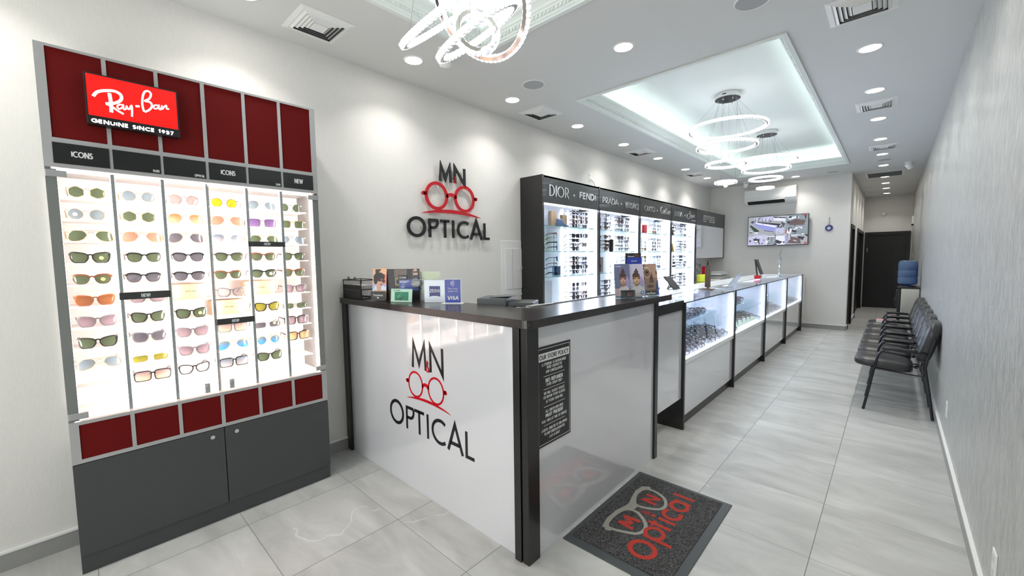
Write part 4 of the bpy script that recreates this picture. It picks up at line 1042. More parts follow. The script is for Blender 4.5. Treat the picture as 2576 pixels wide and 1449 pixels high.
# sunglasses and props in the wall bays
M_ROD = mat('display_rod', (190, 196, 202), .1, metal=.9)
rnd = random.Random(21)
TIERN = ['top shelf tier', 'second tier', 'third tier', 'bottom tier']; COLN4 = ['left rod', 'left middle rod', 'right middle rod', 'right rod']
ROWN4 = ['topmost', 'second down', 'third down', 'fourth down', 'fifth down']
BAYST = [[(F_BLACK, 'dark'), (F_BLACK, 'dark'), (F_NAVY, 'smoke'), (F_TORT, 'dark')], [(F_BLACK, 'dark'), (F_TORT, 'smoke'), (F_BLACK, 'smoke')], [(F_GOLD, 'smoke'), (F_BLACK, 'smoke'), (F_GUN, 'clear'), (F_SILVER, 'blue-grey')], [(F_BLACK, 'dark'), (F_BLACK, 'smoke'), (F_GUN, 'dark')]]
for k in range(4):
    i0 = BY[k]+.03
    for ti, (zb, zt) in enumerate(((1.888, 2.11), (1.592, 1.86), (1.295, 1.57), (.852, 1.27))):
        pitch = .056; nr = 4 if ti < 3 else 5
        if ti == 3: zb2 = .90
        for ci, yo in enumerate((.14, .40, .86, 1.06)):
            skip = {(0,0,1): 1, (0,1,2): 0, (0,3,1): 1, (1,2,1): 1, (2,0,1): 1, (3,1,1): 1, (1,3,1): 0, (2,3,0): 0}.get((k, ti, ci), 0)
            if skip: continue
            x = -3.03 + (.04 if ci < 2 else .0); z0 = (zb if ti < 3 else zb2)
            rod = solo('display_rod', MB().box(x-.050, x-.044, i0+yo-.003, i0+yo+.003, z0+.0005, z0+.012+(nr-1)*pitch+.035).box(x-.07, x-.03, i0+yo-.02, i0+yo+.02, z0+.0003 if ti < 3 else .8505, (z0 if ti < 3 else .8505)+.004) if ti < 3 else
                       MB().box(x-.050, x-.044, i0+yo-.003, i0+yo+.003, .8508, z0+.012+(nr-1)*pitch+.035), M_ROD,
                       'slim chrome rod, %s of the %s, %s wall bay' % (COLN4[ci], TIERN[ti], BN[k]), 'display rod', (x-.047, i0+yo, z0 if ti < 3 else .851), group='slim rods carrying sunglasses')
            for r in range(nr):
                if rnd.random() < .07: continue
                fm, ln = rnd.choice(BAYST[k]); kd = rnd.choice(('cat', 'square', 'wayfarer', 'rect', 'round') if k != 2 else ('round', 'hex', 'square', 'aviator'))
                if k == 0 and ti == 3 and ci == 0: fm, ln = [(F_PINK, 'pink'), (F_PINK, 'dark'), (F_RED, 'dark'), (F_CLEARW, 'pink'), (F_BLACK, 'dark')][nr-1-r]
                if k == 1 and ti == 1 and ci < 2: fm = F_TORT
                yaw = PI/2 + (rnd.uniform(.45, .75) if ci < 2 and k == 0 else rnd.uniform(-.12, .12))
                zz = z0 + .012 + (nr-1-r)*pitch
                col = {F_BLACK: 'black', F_NAVY: 'navy', F_TORT: 'tortoise', F_GOLD: 'gold', F_GUN: 'gunmetal', F_SILVER: 'silver', F_PINK: 'pink', F_RED: 'red', F_CLEARW: 'white'}[fm]
                lab = '%s %s sunglasses, %s, %s, %s, %s bay' % (col, SHAPE[kd], ROWN4[r], COLN4[ci], TIERN[ti], BN[k])
                if k < 2: spectacles('sunglasses', 'sunglasses', kd, fm, LN[ln], (x, i0+yo, zz), yaw, lab, 'sunglasses in the %s wall bay' % BN[k], n=14)
                else:
                    o = bpy.data.objects.new('sunglasses', whole_spec(kd, fm, LN[ln])); COL.objects.link(o); o.location = (x, i0+yo, zz); o.rotation_euler = (0, 0, yaw)
                    o['label'] = lab; o['category'] = 'sunglasses'; o['group'] = 'sunglasses in the %s wall bay' % BN[k]
def boxprop(name, k, ti, yo, w, h, d, m, label, cat='box', x=-3.05):
    z = [1.888, 1.592, 1.295, .85][ti]; y = BY[k]+.03+yo
    o = solo(name, MB().box(x-d/2, x+d/2, y-w/2, y+w/2, z+.0008, z+h), m, label, cat, (x, y, z), bevel=.002); return o
M_TAN = mat('tan_leather', (150, 124, 92), .5); M_PALE = mat('pale_card', (208, 214, 206), .5)
boxprop('eyewear_case', 0, 0, .40, .10, .19, .04, M_TAN, 'tall tan leather case on the nearest bay top shelf, left of centre', 'case')
boxprop('eyewear_case', 0, 0, .72, .10, .17, .04, M_TAN, 'tall tan leather case on the nearest bay top shelf, right of centre', 'case', -3.12)
boxprop('name_card', 0, 0, .56, .16, .20, .004, M_PALE, 'pale green card behind the shoe-shaped case in the nearest bay', 'card', -3.16)
boxprop('mirror_block', 0, 1, .40, .17, .19, .02, M_PALE, 'pale upright block behind black frames, nearest bay second tier', 'block', -3.14)
boxprop('mirror_block', 0, 2, .47, .13, .12, .03, mat('blue_mirror', (90, 120, 160), .1, metal=.6), 'small blue mirrored block on the nearest bay third tier', 'block')
boxprop('display_block', 0, 3, .40, .17, .38, .02, mat('grey_panel', (176, 180, 182), .4), 'tall light grey panel standing in the nearest bay bottom tier', 'panel', -3.14)
boxprop('photo_card', 1, 2, .40, .22, .22, .01, mat('photo_brown', (120, 98, 88), .4, noise=(14, .5)), 'brown photo card on the second bay third tier', 'card', -3.12)
boxprop('gift_box', 2, 0, .30, .17, .16, .05, mat('white_box', (236, 228, 226), .4), 'white box above red on the third bay top shelf', 'box')
boxprop('gift_box', 2, 0, .52, .12, .15, .05, F_RED, 'glossy red box on the third bay top shelf', 'box')
boxprop('gift_box', 2, 1, .32, .16, .14, .02, mat('sand_card', (206, 196, 176), .5), 'sand coloured card box on the third bay second tier', 'box', -3.13)
boxprop('eyewear_case', 1, 1, .62, .05, .18, .05, F_BLACK, 'upright slim black case on the second bay second tier', 'case')
boxprop('mirrored_card', 1, 0, .30, .2, .10, .03, mat('mirror_silver', (200, 210, 206), .1, metal=.8), 'silver mirrored card on the second bay top shelf', 'card', -3.14)
# shoe shaped sunglasses case, lion figure
sh = MB(); 
prof = [(-.13, 0), (.11, 0), (.125, .03), (.10, .10), (.03, .105), (-.02, .06), (-.08, .04), (-.13, .03)]
y_ = BY[0]+.03+.56; sh.prism([(y_ - u, 1.889+v) for u, v in prof], lambda u, v, d: (-3.08+d, u, v), 0, .07)
solo('shoe_shaped_case', sh, [mat('shoe_blue', (70, 92, 124), .3)], 'blue and white shoe-shaped case on the nearest bay top shelf', 'case', (-3.05, y_, 1.889), bevel=.008)
lf = MB(); y_ = BY[3]+.03+.42
lf.sup((-3.04, y_, 1.592+.062), (.035, .05, .06), 1, 1, 16, 10).sup((-3.03, y_-.03, 1.592+.13), (.026, .026, .03), 1, 1, 14, 10).lathe([(.001,1.5925),(.022,1.5925),(.018,1.64)], 10, (-3.02, y_-.045)).lathe([(.001,1.5925),(.022,1.5925),(.018,1.64)], 10, (-3.02, y_+.03)).tube([(-3.04, y_+.045, 1.62), (-3.04, y_+.075, 1.66), (-3.04, y_+.07, 1.70)], .008, 6)
solo('animal_figurine', lf, F_GOLD, 'small gold animal figurine on the fourth bay second tier', 'figurine', (-3.04, y_, 1.592), smooth=50)
tw = MB(); y_ = BY[3]+.03+.42
tw.lathe([(.001,1.8885),(.05,1.8885),(.045,1.92),(.018,1.97),(.012,2.03),(.002,2.09)], 8, (-3.04, y_))
solo('tower_ornament', tw, F_GUN, 'dark tapering tower ornament on the fourth bay top shelf', 'ornament', (-3.04, y_, 1.8885))
# ------------------------------------------------------------------ chandeliers
M_CRYS = mat('lit_crystal', (240, 244, 248), .08, emit=(246, 250, 255), es=7)
M_CRYS_DIM = mat('dim_crystal', (206, 214, 220), .05, spec=.9, emit=(246, 250, 255), es=.22)  # same crystals with less glow, alternated to paint the sparkle's light and dark
M_MIRR = mat('mirror_steel', (190, 180, 176), .08, metal=1.0)
M_WIRE = mat('suspension_wire', (150, 152, 154), .3, metal=.6)
def ring_parts(t, c, nrm, R, wd=.020, hh=.027, n=None):
    """LED ring: mirrored steel band between two rows of lit crystals. c and nrm in world axes, t at its own location"""
    L0 = Vector(LOCS[t.name]); nrm = Vector(nrm).normalized(); q = Vector((0, 0, 1)).rotation_difference(nrm); c = Vector(c) - L0
    def tf(p): return tuple(q @ Vector(p) + c)
    N = 72; b = MB(); prof = [(R-wd/2, -hh/2), (R+wd/2, -hh/2), (R+wd/2, hh/2), (R-wd/2, hh/2)]
    vs = []; fs = []
    for i in range(N):
        a = 2*PI*i/N
        for r, z in prof: vs.append(tf((r*math.cos(a), r*math.sin(a), z)))
    for i in range(N):
        j = (i+1) % N
        for k in range(4): fs.append((4*i+k, 4*j+k, 4*j+(k+1) % 4, 4*i+(k+1) % 4))
    b.add(vs, fs); band = part('steel_band', b, M_MIRR, t, 30, local=True)
    for sgn_, nm in ((1, 'outer_crystals'), (-1, 'inner_crystals')):
        m = MB(); r0 = R + sgn_*(wd/2 + .006); k = max(14, int(2*PI*r0/.0135))
        for i in range(k):
            a = 2*PI*i/k; ca, sa = math.cos(a), math.sin(a); h2 = hh*.54; w2 = .0062; m.use(0 if i % 2 else 1)
            P = []
            for dz in (-h2, h2):
                for dr, dt in ((-.006, -w2), (-.006, w2), (.003*sgn_+.001, w2*.55), (.003*sgn_+.001, -w2*.55)):
                    r = r0 + dr*(1 if sgn_ > 0 else -1) if False else r0 + (dr if sgn_ > 0 else -dr)
                    P.append(tf((r*ca - dt*sa, r*sa + dt*ca, dz*(1 if abs(dr) > .005 else .72))))
            m.add(P, [(0,1,2,3),(4,7,6,5),(0,4,5,1),(1,5,6,2),(2,6,7,3),(3,7,4,0)])
        part(nm, m, [M_CRYS, M_CRYS_DIM], band, local=True)
def chandelier(x, y, rings, label, canopy_r=.135):
    t = thing('ring_chandelier', label, 'chandelier', (x, y, TZ))
    zc = -.055
    part('canopy', MB().lathe([(canopy_r,0),(canopy_r,zc)], 32), M_CHROME, t, 40, local=True)
    part('canopy_plate', MB().lathe([(.001,zc-.0015),(canopy_r-.004,zc-.001)], 32, cap=False), mat('dark_chrome', (84, 88, 90), .15, metal=1.0), t, local=True)
    for i in range(6):
        a = i*PI/3+.3; part('wire_grip', MB().lathe([(.006,zc),(.006,zc-.022),(.002,zc-.026)], 8, (math.cos(a)*canopy_r*.72, math.sin(a)*canopy_r*.72)), M_CHROME, t, local=True)
    for ci, (cx, cy, cz, nrm, R) in enumerate(rings):
        ring_parts(t, (cx, cy, cz), nrm, R)
        q = Vector((0,0,1)).rotation_difference(Vector(nrm).normalized())
        m = MB()
        for i in range(3 if R < .25 else 4):
            a = 2*PI*i/(3 if R < .25 else 4) + .5 + ci*.6
            p = q @ Vector((math.cos(a)*R, math.sin(a)*R, 0)) + Vector((cx-x, cy-y, cz-TZ)); e = Vector((math.cos(a)*canopy_r*.75, math.sin(a)*canopy_r*.75, zc))
            if nrm != (0, 0, 1): e = Vector((max(-.3, min(.3, p.x)), max(-.3, min(.3, p.y)), -.03)) if False else Vector((p.x*.6, p.y*.6, zc if math.hypot(p.x*.6, p.y*.6) < canopy_r else 0))
            m.tube([tuple(p), tuple(e)], .0011, 4)
        part('suspension_wire', m, M_WIRE, t, local=True)
    return t
TX = -1.477
ch = chandelier(TX, 5.3, [(TX, 5.3, 2.987, (0,0,1), .40), (TX, 5.3, 2.779, (0,0,1), .305), (TX, 5.3, 2.579, (0,0,1), .205), (TX, 5.3, 2.369, (0,0,1), .10)], 'four-ring crystal chandelier, the nearer of two in the long ceiling tray')
part('drop_ball', MB().sup((0, 0, 2.335-TZ), (.022, .022, .022), 1, 1, 12, 8), M_CRYS, ch, 60, local=True)
part('maker_mark', MB().box(-.02, .02, -.1365, -.1352, -.034, -.024), M_DARK, ch, local=True)
chandelier(TX, 7.3, [(TX, 7.3, 2.936, (0,0,1), .40), (TX, 7.3, 2.814, (0,0,1), .305), (TX, 7.3, 2.669, (0,0,1), .205), (TX, 7.3, 2.532, (0,0,1), .10)], 'four-ring crystal chandelier, the farther of two in the long ceiling tray')
def nv(a, b): return (math.cos(a)*math.sin(b), math.sin(a)*math.sin(b), math.cos(b))
chandelier(TX, 1.36, [(-1.488, 1.356, 2.728, nv(1.452, -.69), .383), (-1.473, 1.37, 2.577, nv(4.386, .63), .207), (-1.46, 1.357, 2.568, nv(-.545, 1.474), .09), (-1.461, 1.38, 2.715, nv(1.568, .865), .248)],
           'cluster of tilted crystal ring lights hanging at the top of the photo', .2)
for x, y, z, e in ((TX, 5.3, 2.7, 16), (TX, 7.3, 2.7, 16), (TX, 1.36, 2.65, 22)):
    pass
# ------------------------------------------------------------------ door mat
def mat_carpet():
    m = bpy.data.materials.new('mat_carpet'); m.use_nodes = True; nt = m.node_tree; L = nt.links.new; b = nt.nodes['Principled BSDF']
    g = nt.nodes.new('ShaderNodeNewGeometry'); n = nt.nodes.new('ShaderNodeTexNoise'); n.inputs['Scale'].default_value = 160; n.inputs['Detail'].default_value = 3; L(g.outputs['Position'], n.inputs['Vector'])
    r = nt.nodes.new('ShaderNodeValToRGB'); r.color_ramp.elements[0].position = .36; r.color_ramp.elements[1].position = .68
    r.color_ramp.elements[0].color = (*lin((14, 14, 15)), 1); r.color_ramp.elements[1].color = (*lin((92, 92, 92)), 1); L(n.outputs['Fac'], r.inputs[0]); L(r.outputs[0], b.inputs['Base Color'])
    bp = nt.nodes.new('ShaderNodeBump'); bp.inputs['Strength'].default_value = 1; bp.inputs['Distance'].default_value = .004; L(n.outputs['Fac'], bp.inputs['Height']); L(bp.outputs[0], b.inputs['Normal'])
    b.inputs['Roughness'].default_value = .9; return m
t = thing('door_mat', 'dark grey shop mat with red lettering on the tiles beside the counter', 'mat', (-.96, 2.19, 0))
part('rubber_base', MB().prism([(-1.254, 1.730), (-.658, 1.740), (-.658, 2.651), (-1.254, 2.651)], lambda u, v, d: (u, v, d), .0005, .006), mat('mat_rubber', (62, 66, 68), .45), t, bevel=.002)
part('carpet', MB().prism([(-1.225, 1.785), (-.705, 1.795), (-.705, 2.622), (-1.225, 2.616)], lambda u, v, d: (u, v, d), .006, .0095), mat_carpet(), t)
ff = lambda u, v, d: (u, v, .0095+d)
M_MR = mat('mat_red', (168, 44, 30), .8, noise=(240, .35)); M_MG = mat('mat_grey_yarn', (142, 140, 132), .8, noise=(240, .3))
def ring2(m, outer, inner):
    n = len(outer); import bisect
    def rs(P, k=48):
        P = P + [P[0]]; d = [0]
        for i in range(1, len(P)): d.append(d[-1] + math.hypot(P[i][0]-P[i-1][0], P[i][1]-P[i-1][1]))
        out = []
        for q in range(k):
            s = d[-1]*q/k; i = max(0, bisect.bisect_right(d, s)-1); i = min(i, len(P)-2); f = (s-d[i])/(d[i+1]-d[i]); out.append((P[i][0]+(P[i+1][0]-P[i][0])*f, P[i][1]+(P[i+1][1]-P[i][1])*f))
        return out
    return rs(outer), rs(inner)
def sm_loop(pts, k=6):
    n = len(pts); Q = []
    for i in range(n):
        p0, p1, p2, p3 = pts[i-1], pts[i], pts[(i+1) % n], pts[(i+2) % n]
        for j in range(k):
            t_ = j/k; Q.append(tuple(.5*((2*p1[a]) + (-p0[a]+p2[a])*t_ + (2*p0[a]-5*p1[a]+4*p2[a]-p3[a])*t_*t_ + (-p0[a]+3*p1[a]-3*p2[a]+p3[a])*t_**3) for a in (0, 1)))
    return Q + [Q[0]]
m = MB()
# two lens loops (centre lines) plus brow band
lensM = [(-1.126,1.975),(-1.140,2.05),(-1.134,2.13),(-1.110,2.185),(-1.058,2.198),(-1.007,2.168),(-.965,2.123),(-.951,2.07),(-.969,2.018),(-1.025,1.988),(-1.085,1.967)]
lensN = [(-1.100,2.268),(-1.128,2.32),(-1.143,2.38),(-1.130,2.452),(-1.090,2.474),(-1.033,2.464),(-.983,2.430),(-.954,2.37),(-.962,2.318),(-1.010,2.282),(-1.060,2.262)]
for P in (lensM, lensN): ribbon(m, sm_loop(P), .020, ff, 0, .001)
ribbon(m, [(-1.128,1.950),(-1.145,2.03),(-1.142,2.13),(-1.122,2.21),(-1.118,2.25),(-1.135,2.32),(-1.150,2.40),(-1.140,2.47),(-1.105,2.495)], .026, ff, 0, .0012)
ribbon(m, [(-1.10,2.19),(-1.09,2.23),(-1.095,2.27)], .03, ff, 0, .0011); ribbon(m, [(-1.12,1.945),(-1.09,1.962)], .03, ff, 0, .0011)
part('spectacles_outline', m, M_MG, t)
fm_ = lambda u, v, d: (-v, u, .0095+d)
m = MB(); strokes(m, 'M', fm_, 2.035, 1.000, .095, .095, wt=.24, d1=.001); part('initial', m, M_MR, t)
m = MB(); strokes(m, 'N', fm_, 2.335, 1.000, .092, .08, wt=.24, d1=.001); part('initial', m, M_MR, t)
m = MB(); fonttext(m, '&', fm_, 2.205, .985, .05, .055, .02, d1=.001); part('ampersand', m, mat('mat_darkred', (140, 40, 44), .8), t)
m = MB()
ribbon(m, arc(1.925, .892, .060, .062, 0, 360, 36), .026, fm_, 0, .0016)                       # O
ribbon(m, [(2.035, .938), (2.035, .785)], .022, fm_, 0, .0016); ribbon(m, arc(2.083, .897, .047, .047, 0, 360, 28), .022, fm_, 0, .0011)   # p
m.m = 0
ribbon(m, [(2.165, .968), (2.165, .84)], .023, fm_, 0, .001); ribbon(m, [(2.14, .938), (2.192, .938)], .018, fm_, 0, .0011)  # t
ribbon(m, [(2.228, .938), (2.228, .84)], .023, fm_, 0, .001); m.prism([(2.228+math.cos(q*PI/6)*.013, .968+math.sin(q*PI/6)*.013) for q in range(12)], fm_, 0, .001)   # i
ribbon(m, arc(2.310, .89, .046, .047, 45, 315, 24), .023, fm_, 0, .001)                    # c
ribbon(m, arc(2.418, .89, .046, .047, 0, 360, 28), .023, fm_, 0, .001); ribbon(m, [(2.465, .938), (2.465, .84)], .023, fm_, 0, .0011)   # a
ribbon(m, [(2.530, .968), (2.530, .84)], .023, fm_, 0, .001)                               # l
part('lettering', m, M_MR, t)
# ------------------------------------------------------------------ waiting chairs
M_LEATH = mat('black_leather', (40, 40, 43), .28, spec=.6, noise=(14, .15), bump=(55, .25))
M_TUBE = mat('black_tube', (18, 20, 26), .25, spec=.6)
def chair_proto():
    t = thing('waiting_chair', '', 'chair', (0, 0, 0))
    R = Matrix.Rotation(math.radians(5), 3, 'Y')
    def seatfn(p):
        x, y, z = p; z2 = z*(1 - .25*(x/.215)**2) if z > 0 else z*.8
        if z > 0: z2 -= .012*math.exp(-((y/.1)**2)) * math.exp(-((x+.02)/.12)**2)
        return (x, y*(1 - .05*(x/.215)), z2)
    part('seat', MB().sup((-.035, 0, .450), (.215, .232, .055), .42, .38, 48, 22, R, seatfn), M_LEATH, t, 60, local=True)
    tufts = [(.10, -.10), (.10, .10), (-.03, -.10), (-.03, .10)]
    def backfn(p):
        x, y, z = p
        if x < 0:
            for ty, tz in [(a, b) for b, a in tufts]: x += .034*math.exp(-(((y-ty)/.028)**2 + ((z-tz)/.028)**2))
            x += .010*math.exp(-((abs(y)-.10)/.010)**2)*(1 if abs(z) < .17 else 0)
        x -= .018*math.cos(y/.23*PI/2)*-.6
        return (x, y*(1 + .05*(z/.2)), z)
    Rb = Matrix.Rotation(math.radians(14), 3, 'Y')
    part('backrest', MB().sup((.268, 0, .690), (.052, .225, .200), .5, .42, 56, 40, Rb, backfn), M_LEATH, t, 60, local=True)
    for s in (-1, 1):
        y = s*.245
        part('leg', MB().tube([(-.16, y, 0), (-.13, y, .18), (-.095, y, .42), (-.085, y, .47)], .0115, 10), M_TUBE, t, 50, local=True)
        part('leg', MB().tube([(.318, y*.93, 0), (.285, y*.93, .25), (.252, y*.93, .47), (.262, y*.93, .55), (.305, y*.93, .74)], .0115, 10), M_TUBE, t, 50, local=True)
        ar = part('armrest', MB().tube([(-.085, y, .47), (-.072, y, .54), (-.055, y, .58), (-.025, y, .605), (.02, y, .612), (.16, y, .606), (.235, y*.96, .600), (.268, y*.93, .58)], .0105, 10), M_TUBE, t, 50, local=True)
        part('arm_pad', MB().sup((.075, y, .622), (.125, .022, .013), .5, .4, 28, 8, Matrix.Rotation(math.radians(2), 3, 'Y')), M_TUBE, ar, 60, local=True)
    f = MB().tube([(-.11, -.235, .41), (-.11, .235, .41)], .010, 8).tube([(-.11, -.20, .41), (.20, -.20, .385), (.245, -.226, .40)], .008, 8).tube([(-.11, .20, .41), (.20, .20, .385), (.245, .226, .40)], .008, 8)
    f.tube([(.19, -.05, .42), (.225, -.05, .44), (.245, -.05, .53)], .006, 6).tube([(.19, .05, .42), (.225, .05, .44), (.245, .05, .53)], .006, 6).tube([(.255, -.226, .50), (.255, .226, .50)], .009, 8)
    part('seat_frame', f, M_TUBE, t, 50, local=True)
    return t
c0 = chair_proto()
for k in range(6):
    lab = 'black padded armchair against the grey wall, %s from the camera' % ['nearest of the row', 'second in the row', 'third in the row', 'fourth in the row', 'fifth in the row', 'farthest of the row'][k]
    loc = (0, 5.455 + .54*k, 0)
    if k == 0: c0.location = loc; c0['label'] = lab; c0['group'] = 'black waiting chairs along the right wall'
    else: dup(c0, loc, lab, 'black waiting chairs along the right wall')
t = thing('magazine', 'white and red magazine lying on the farthest black chair', 'magazine', (0, 8.15, .505))
part('pages', MB().box(-.15, .08, 8.03, 8.27, .506, .530), M_WHITE, t); part('cover', MB().box(-.15, .08, 8.03, 8.27, .530, .532), mat('mag_pink', (214, 150, 150), .4), t)
# ------------------------------------------------------------------ water cooler
M_STEEL = mat('cooler_steel', (190, 188, 180), .3, metal=.8); M_WATER = lensmat('bottle_blue', (150, 180, 214), (130, 162, 206), .9)
t = thing('water_cooler', 'black and steel water cooler behind the row of chairs', 'water cooler', (.2, 9.45, 0))
part('body', MB().box(.115, .335, 9.32, 9.60, .01, .93), M_STEEL, t, bevel=.01)
part('front_panel', MB().box(.075, .115, 9.33, 9.59, .01, .93).box(.055, .078, 9.36, 9.56, .62, .90), M_BLK, t, bevel=.008)
part('top_collar', MB().box(.07, .338, 9.315, 9.605, .93, .955).lathe([(.115,.955),(.10,.972),(.06,.975)], 28, (.19, 9.46)), M_BLK, t, bevel=.004)
for y in (9.42, 9.50): part('tap', MB().box(.035, .06, y-.012, y+.012, .72, .75).lathe([(.008,.68),(.010,.72)], 10, (.043, y)), mat('tap_blue' if y > 9.45 else 'tap_black', (40, 60, 110) if y > 9.45 else (20, 20, 22), .3), t)
part('drip_tray', MB().box(.03, .075, 9.38, 9.54, .50, .52), M_BLK, t)
part('label_edge', MB().box(.3362, .3375, 9.33, 9.35, .35, .93), M_WHITE, t)
b = thing('water_bottle', 'blue water bottle upside down on the cooler', 'water bottle', (.185, 9.46, .955))
part('bottle', MB().lathe([(.03,.957),(.035,.985),(.09,.995),(.118,1.01),(.122,1.04),(.122,1.10),(.117,1.108),(.117,1.118),(.122,1.126),(.122,1.22),(.117,1.228),(.117,1.24),(.122,1.25),(.122,1.33),(.112,1.375),(.085,1.392),(.001,1.394)], 36, (.185, 9.46), cap=False), M_WATER, b, 40)
part('water', MB().lathe([(.001,.99),(.085,1.0),(.114,1.014),(.116,1.30),(.001,1.302)], 32, (.185, 9.46)), glass('water_tint', (206, 222, 242), 0, .8), b, 40)
part('label', MB().box(.299, .302, 9.40, 9.52, 1.12, 1.26), mat('label_blue', (30, 50, 150), .4), b)
# ------------------------------------------------------------------ back wall things
t = thing('air_conditioner', 'white split air conditioner high on the back wall', 'air conditioner', (-1.98, YB, 2.8))
ap = [(0, 2.63), (.09, 2.60), (.17, 2.64), (.205, 2.70), (.20, 2.90), (.15, 2.935), (0, 2.935)]
part('housing', MB().prism([(YB-a, z) for a, z in ap], lambda u, v, d: (d, u, v), -2.44, -1.505), M_WHITE, t, bevel=.006)
part('outlet_slot', MB().prism([(YB-.198, 2.652), (YB-.102, 2.604), (YB-.096, 2.612), (YB-.192, 2.662)], lambda u, v, d: (d, u, v), -2.38, -1.70), M_DARK, t)
part('louvre', MB().prism([(YB-.207, 2.672), (YB-.14, 2.632), (YB-.137, 2.637), (YB-.204, 2.678)], lambda u, v, d: (d, u, v), -2.38, -1.70), M_WHITE, t)
part('front_seam', MB().box(-2.435, -1.51, YB-.2065, YB-.203, 2.726, 2.729), mat('seam_grey', (150, 150, 150), .5), t)
# television: a small quad-view of the shop's cameras
t = thing('television', 'wall-mounted television showing four security camera views', 'television', (-1.84, YB, 2.04))
TX0, TX1, TZ0, TZ1 = -2.385, -1.285, 1.71, 2.345; TY = YB-.085
part('wall_bracket', MB().box(-2.05, -1.65, YB-.05, YB-.001, 1.9, 2.15), M_DARK, t)
part('casing', MB().box(TX0, TX1, TY, YB-.05, TZ0, TZ1), M_BLK, t, bevel=.003)
def em(n, rgb, s=.62): return mat('screen_'+n, (12, 12, 12), .3, emit=rgb, es=s)
SC = [em('lav', (196, 196, 228)), em('white', (236, 238, 255)), em('floor', (168, 172, 178)), em('dark', (46, 42, 52)), em('teal', (138, 152, 162)), em('brown', (104, 84, 84)), em('green', (30, 60, 44)), em('red', (190, 50, 60)), em('grey', (120, 122, 136)), em('blue', (150, 156, 226))]
m = MB(); dz = [0]
def sp(i, pts, lift=1):
    dz[0] += 1; m.use(i); d_ = TY - .0004 - .00006*dz[0]
    vs = [(TX0+.012 + u*(TX1-TX0-.024), d_, TZ0+.014 + v*(TZ1-TZ0-.026)) for u, v in pts]; m.add(vs, [tuple(range(len(vs)))])
sp(2, [(0,0),(1,0),(1,1),(0,1)]); sp(2, [(0,.33),(.64,.33),(.64,1),(0,1)])
sp(0, [(.1,.98),(.42,1),(.42,.80),(.1,.90)]); sp(3, [(.05,.86),(.62,.70),(.62,.58),(.42,.62),(.05,.80)]); sp(9, [(.07,.84),(.52,.66),(.44,.46),(.28,.53),(.15,.66)]); sp(1, [(.10,.82),(.50,.66),(.47,.60),(.16,.75)])
sp(3, [(.28,.52),(.44,.46),(.45,.44),(.28,.50)]); sp(1, [(.42,1),(.64,.96),(.64,.80),(.44,.84)]); sp(3, [(.43,.99),(.64,.94),(.64,.90),(.43,.95)]); sp(4, [(.60,.70),(.62,.40),(.50,.36)]); sp(0, [(.47,.55),(.62,.60),(.62,.40),(.50,.36)])
for i in range(5): sp(3, [(.12+.06*i,.97-.014*i),(.128+.06*i,.97-.014*i),(.128+.06*i,.86-.02*i),(.12+.06*i,.86-.02*i)])
sp(6, [(.02,.70),(.05,.72),(.20,.50),(.15,.44),(.10,.50)]); sp(1, [(.11,.46),(.17,.47),(.18,.42),(.12,.41)]); sp(0, [(.12,.38),(.35,.36),(.3,.3),(.1,.3)])
sp(4, [(.645,.62),(1,.62),(1,1),(.645,1)]); sp(5, [(.70,.66),(.95,.64),(.96,.80),(.80,.86),(.70,.78)]); sp(3, [(.66,.78),(.70,.80),(.72,.74),(.68,.70)]); sp(1, [(.67,.92),(.84,.95),(.86,.90),(.70,.84)]); sp(6, [(.66,.94),(.74,.96),(.74,.90),(.66,.88)]); sp(3, [(.94,.98),(.98,.98),(.96,.80)]); sp(7, [(.90,.99),(.97,.99),(.97,.95),(.92,.96)])
sp(4, [(.645,.34),(1,.34),(1,.61),(.645,.61)]); sp(1, [(.65,.40),(.70,.56),(.76,.50),(.72,.36)]); sp(3, [(.69,.58),(.71,.58),(.71,.44),(.69,.44)]); sp(1, [(.80,.58),(.90,.59),(.92,.53),(.84,.50)]); sp(3, [(.75,.50),(.84,.44),(.80,.40),(.74,.44)]); sp(7, [(.645,.50),(.665,.48),(.66,.36),(.645,.38)])
sp(0, [(0,0),(.31,0),(.31,.30),(0,.32)]); sp(3, [(.09,.24),(.21,.22),(.20,.06),(.12,.08)]); sp(1, [(.11,.16),(.17,.16),(.18,.10),(.12,.10)]); sp(3, [(.02,.18),(.06,.18),(.05,.12),(.02,.13)])
sp(1, [(.315,0),(.64,0),(.64,.31),(.315,.31)]); sp(4, [(.33,.0),(.5,.0),(.5,.18),(.36,.14)]); 
for i in range(6): sp(3 if i % 2 else 8, [(.33+.027*i,.28),(.35+.027*i,.28),(.35+.027*i,.16),(.33+.027*i,.16)])
sp(3, [(.50,.18),(.60,.10),(.56,.02),(.47,.08)]); sp(3, [(.46,.05),(.52,.03),(.50,.0),(.45,.0)]); sp(3, [(.60,.10),(.64,.12),(.63,.03)])
sp(2, [(.645,0),(1,0),(1,.33),(.645,.33)]); sp(5, [(.68,.05),(.90,.02),(.88,.20),(.74,.26)]); sp(3, [(.84,.28),(.96,.24),(.93,.14),(.86,.18)]); sp(1, [(.70,.32),(.86,.33),(.80,.28)]); sp(6, [(.94,.33),(1,.33),(1,.24)]); sp(7, [(.95,.06),(.99,.07),(.99,.01),(.95,.01)]); sp(9, [(.645,.30),(.665,.28),(.68,.02),(.655,.0)])
rr = random.Random(5)
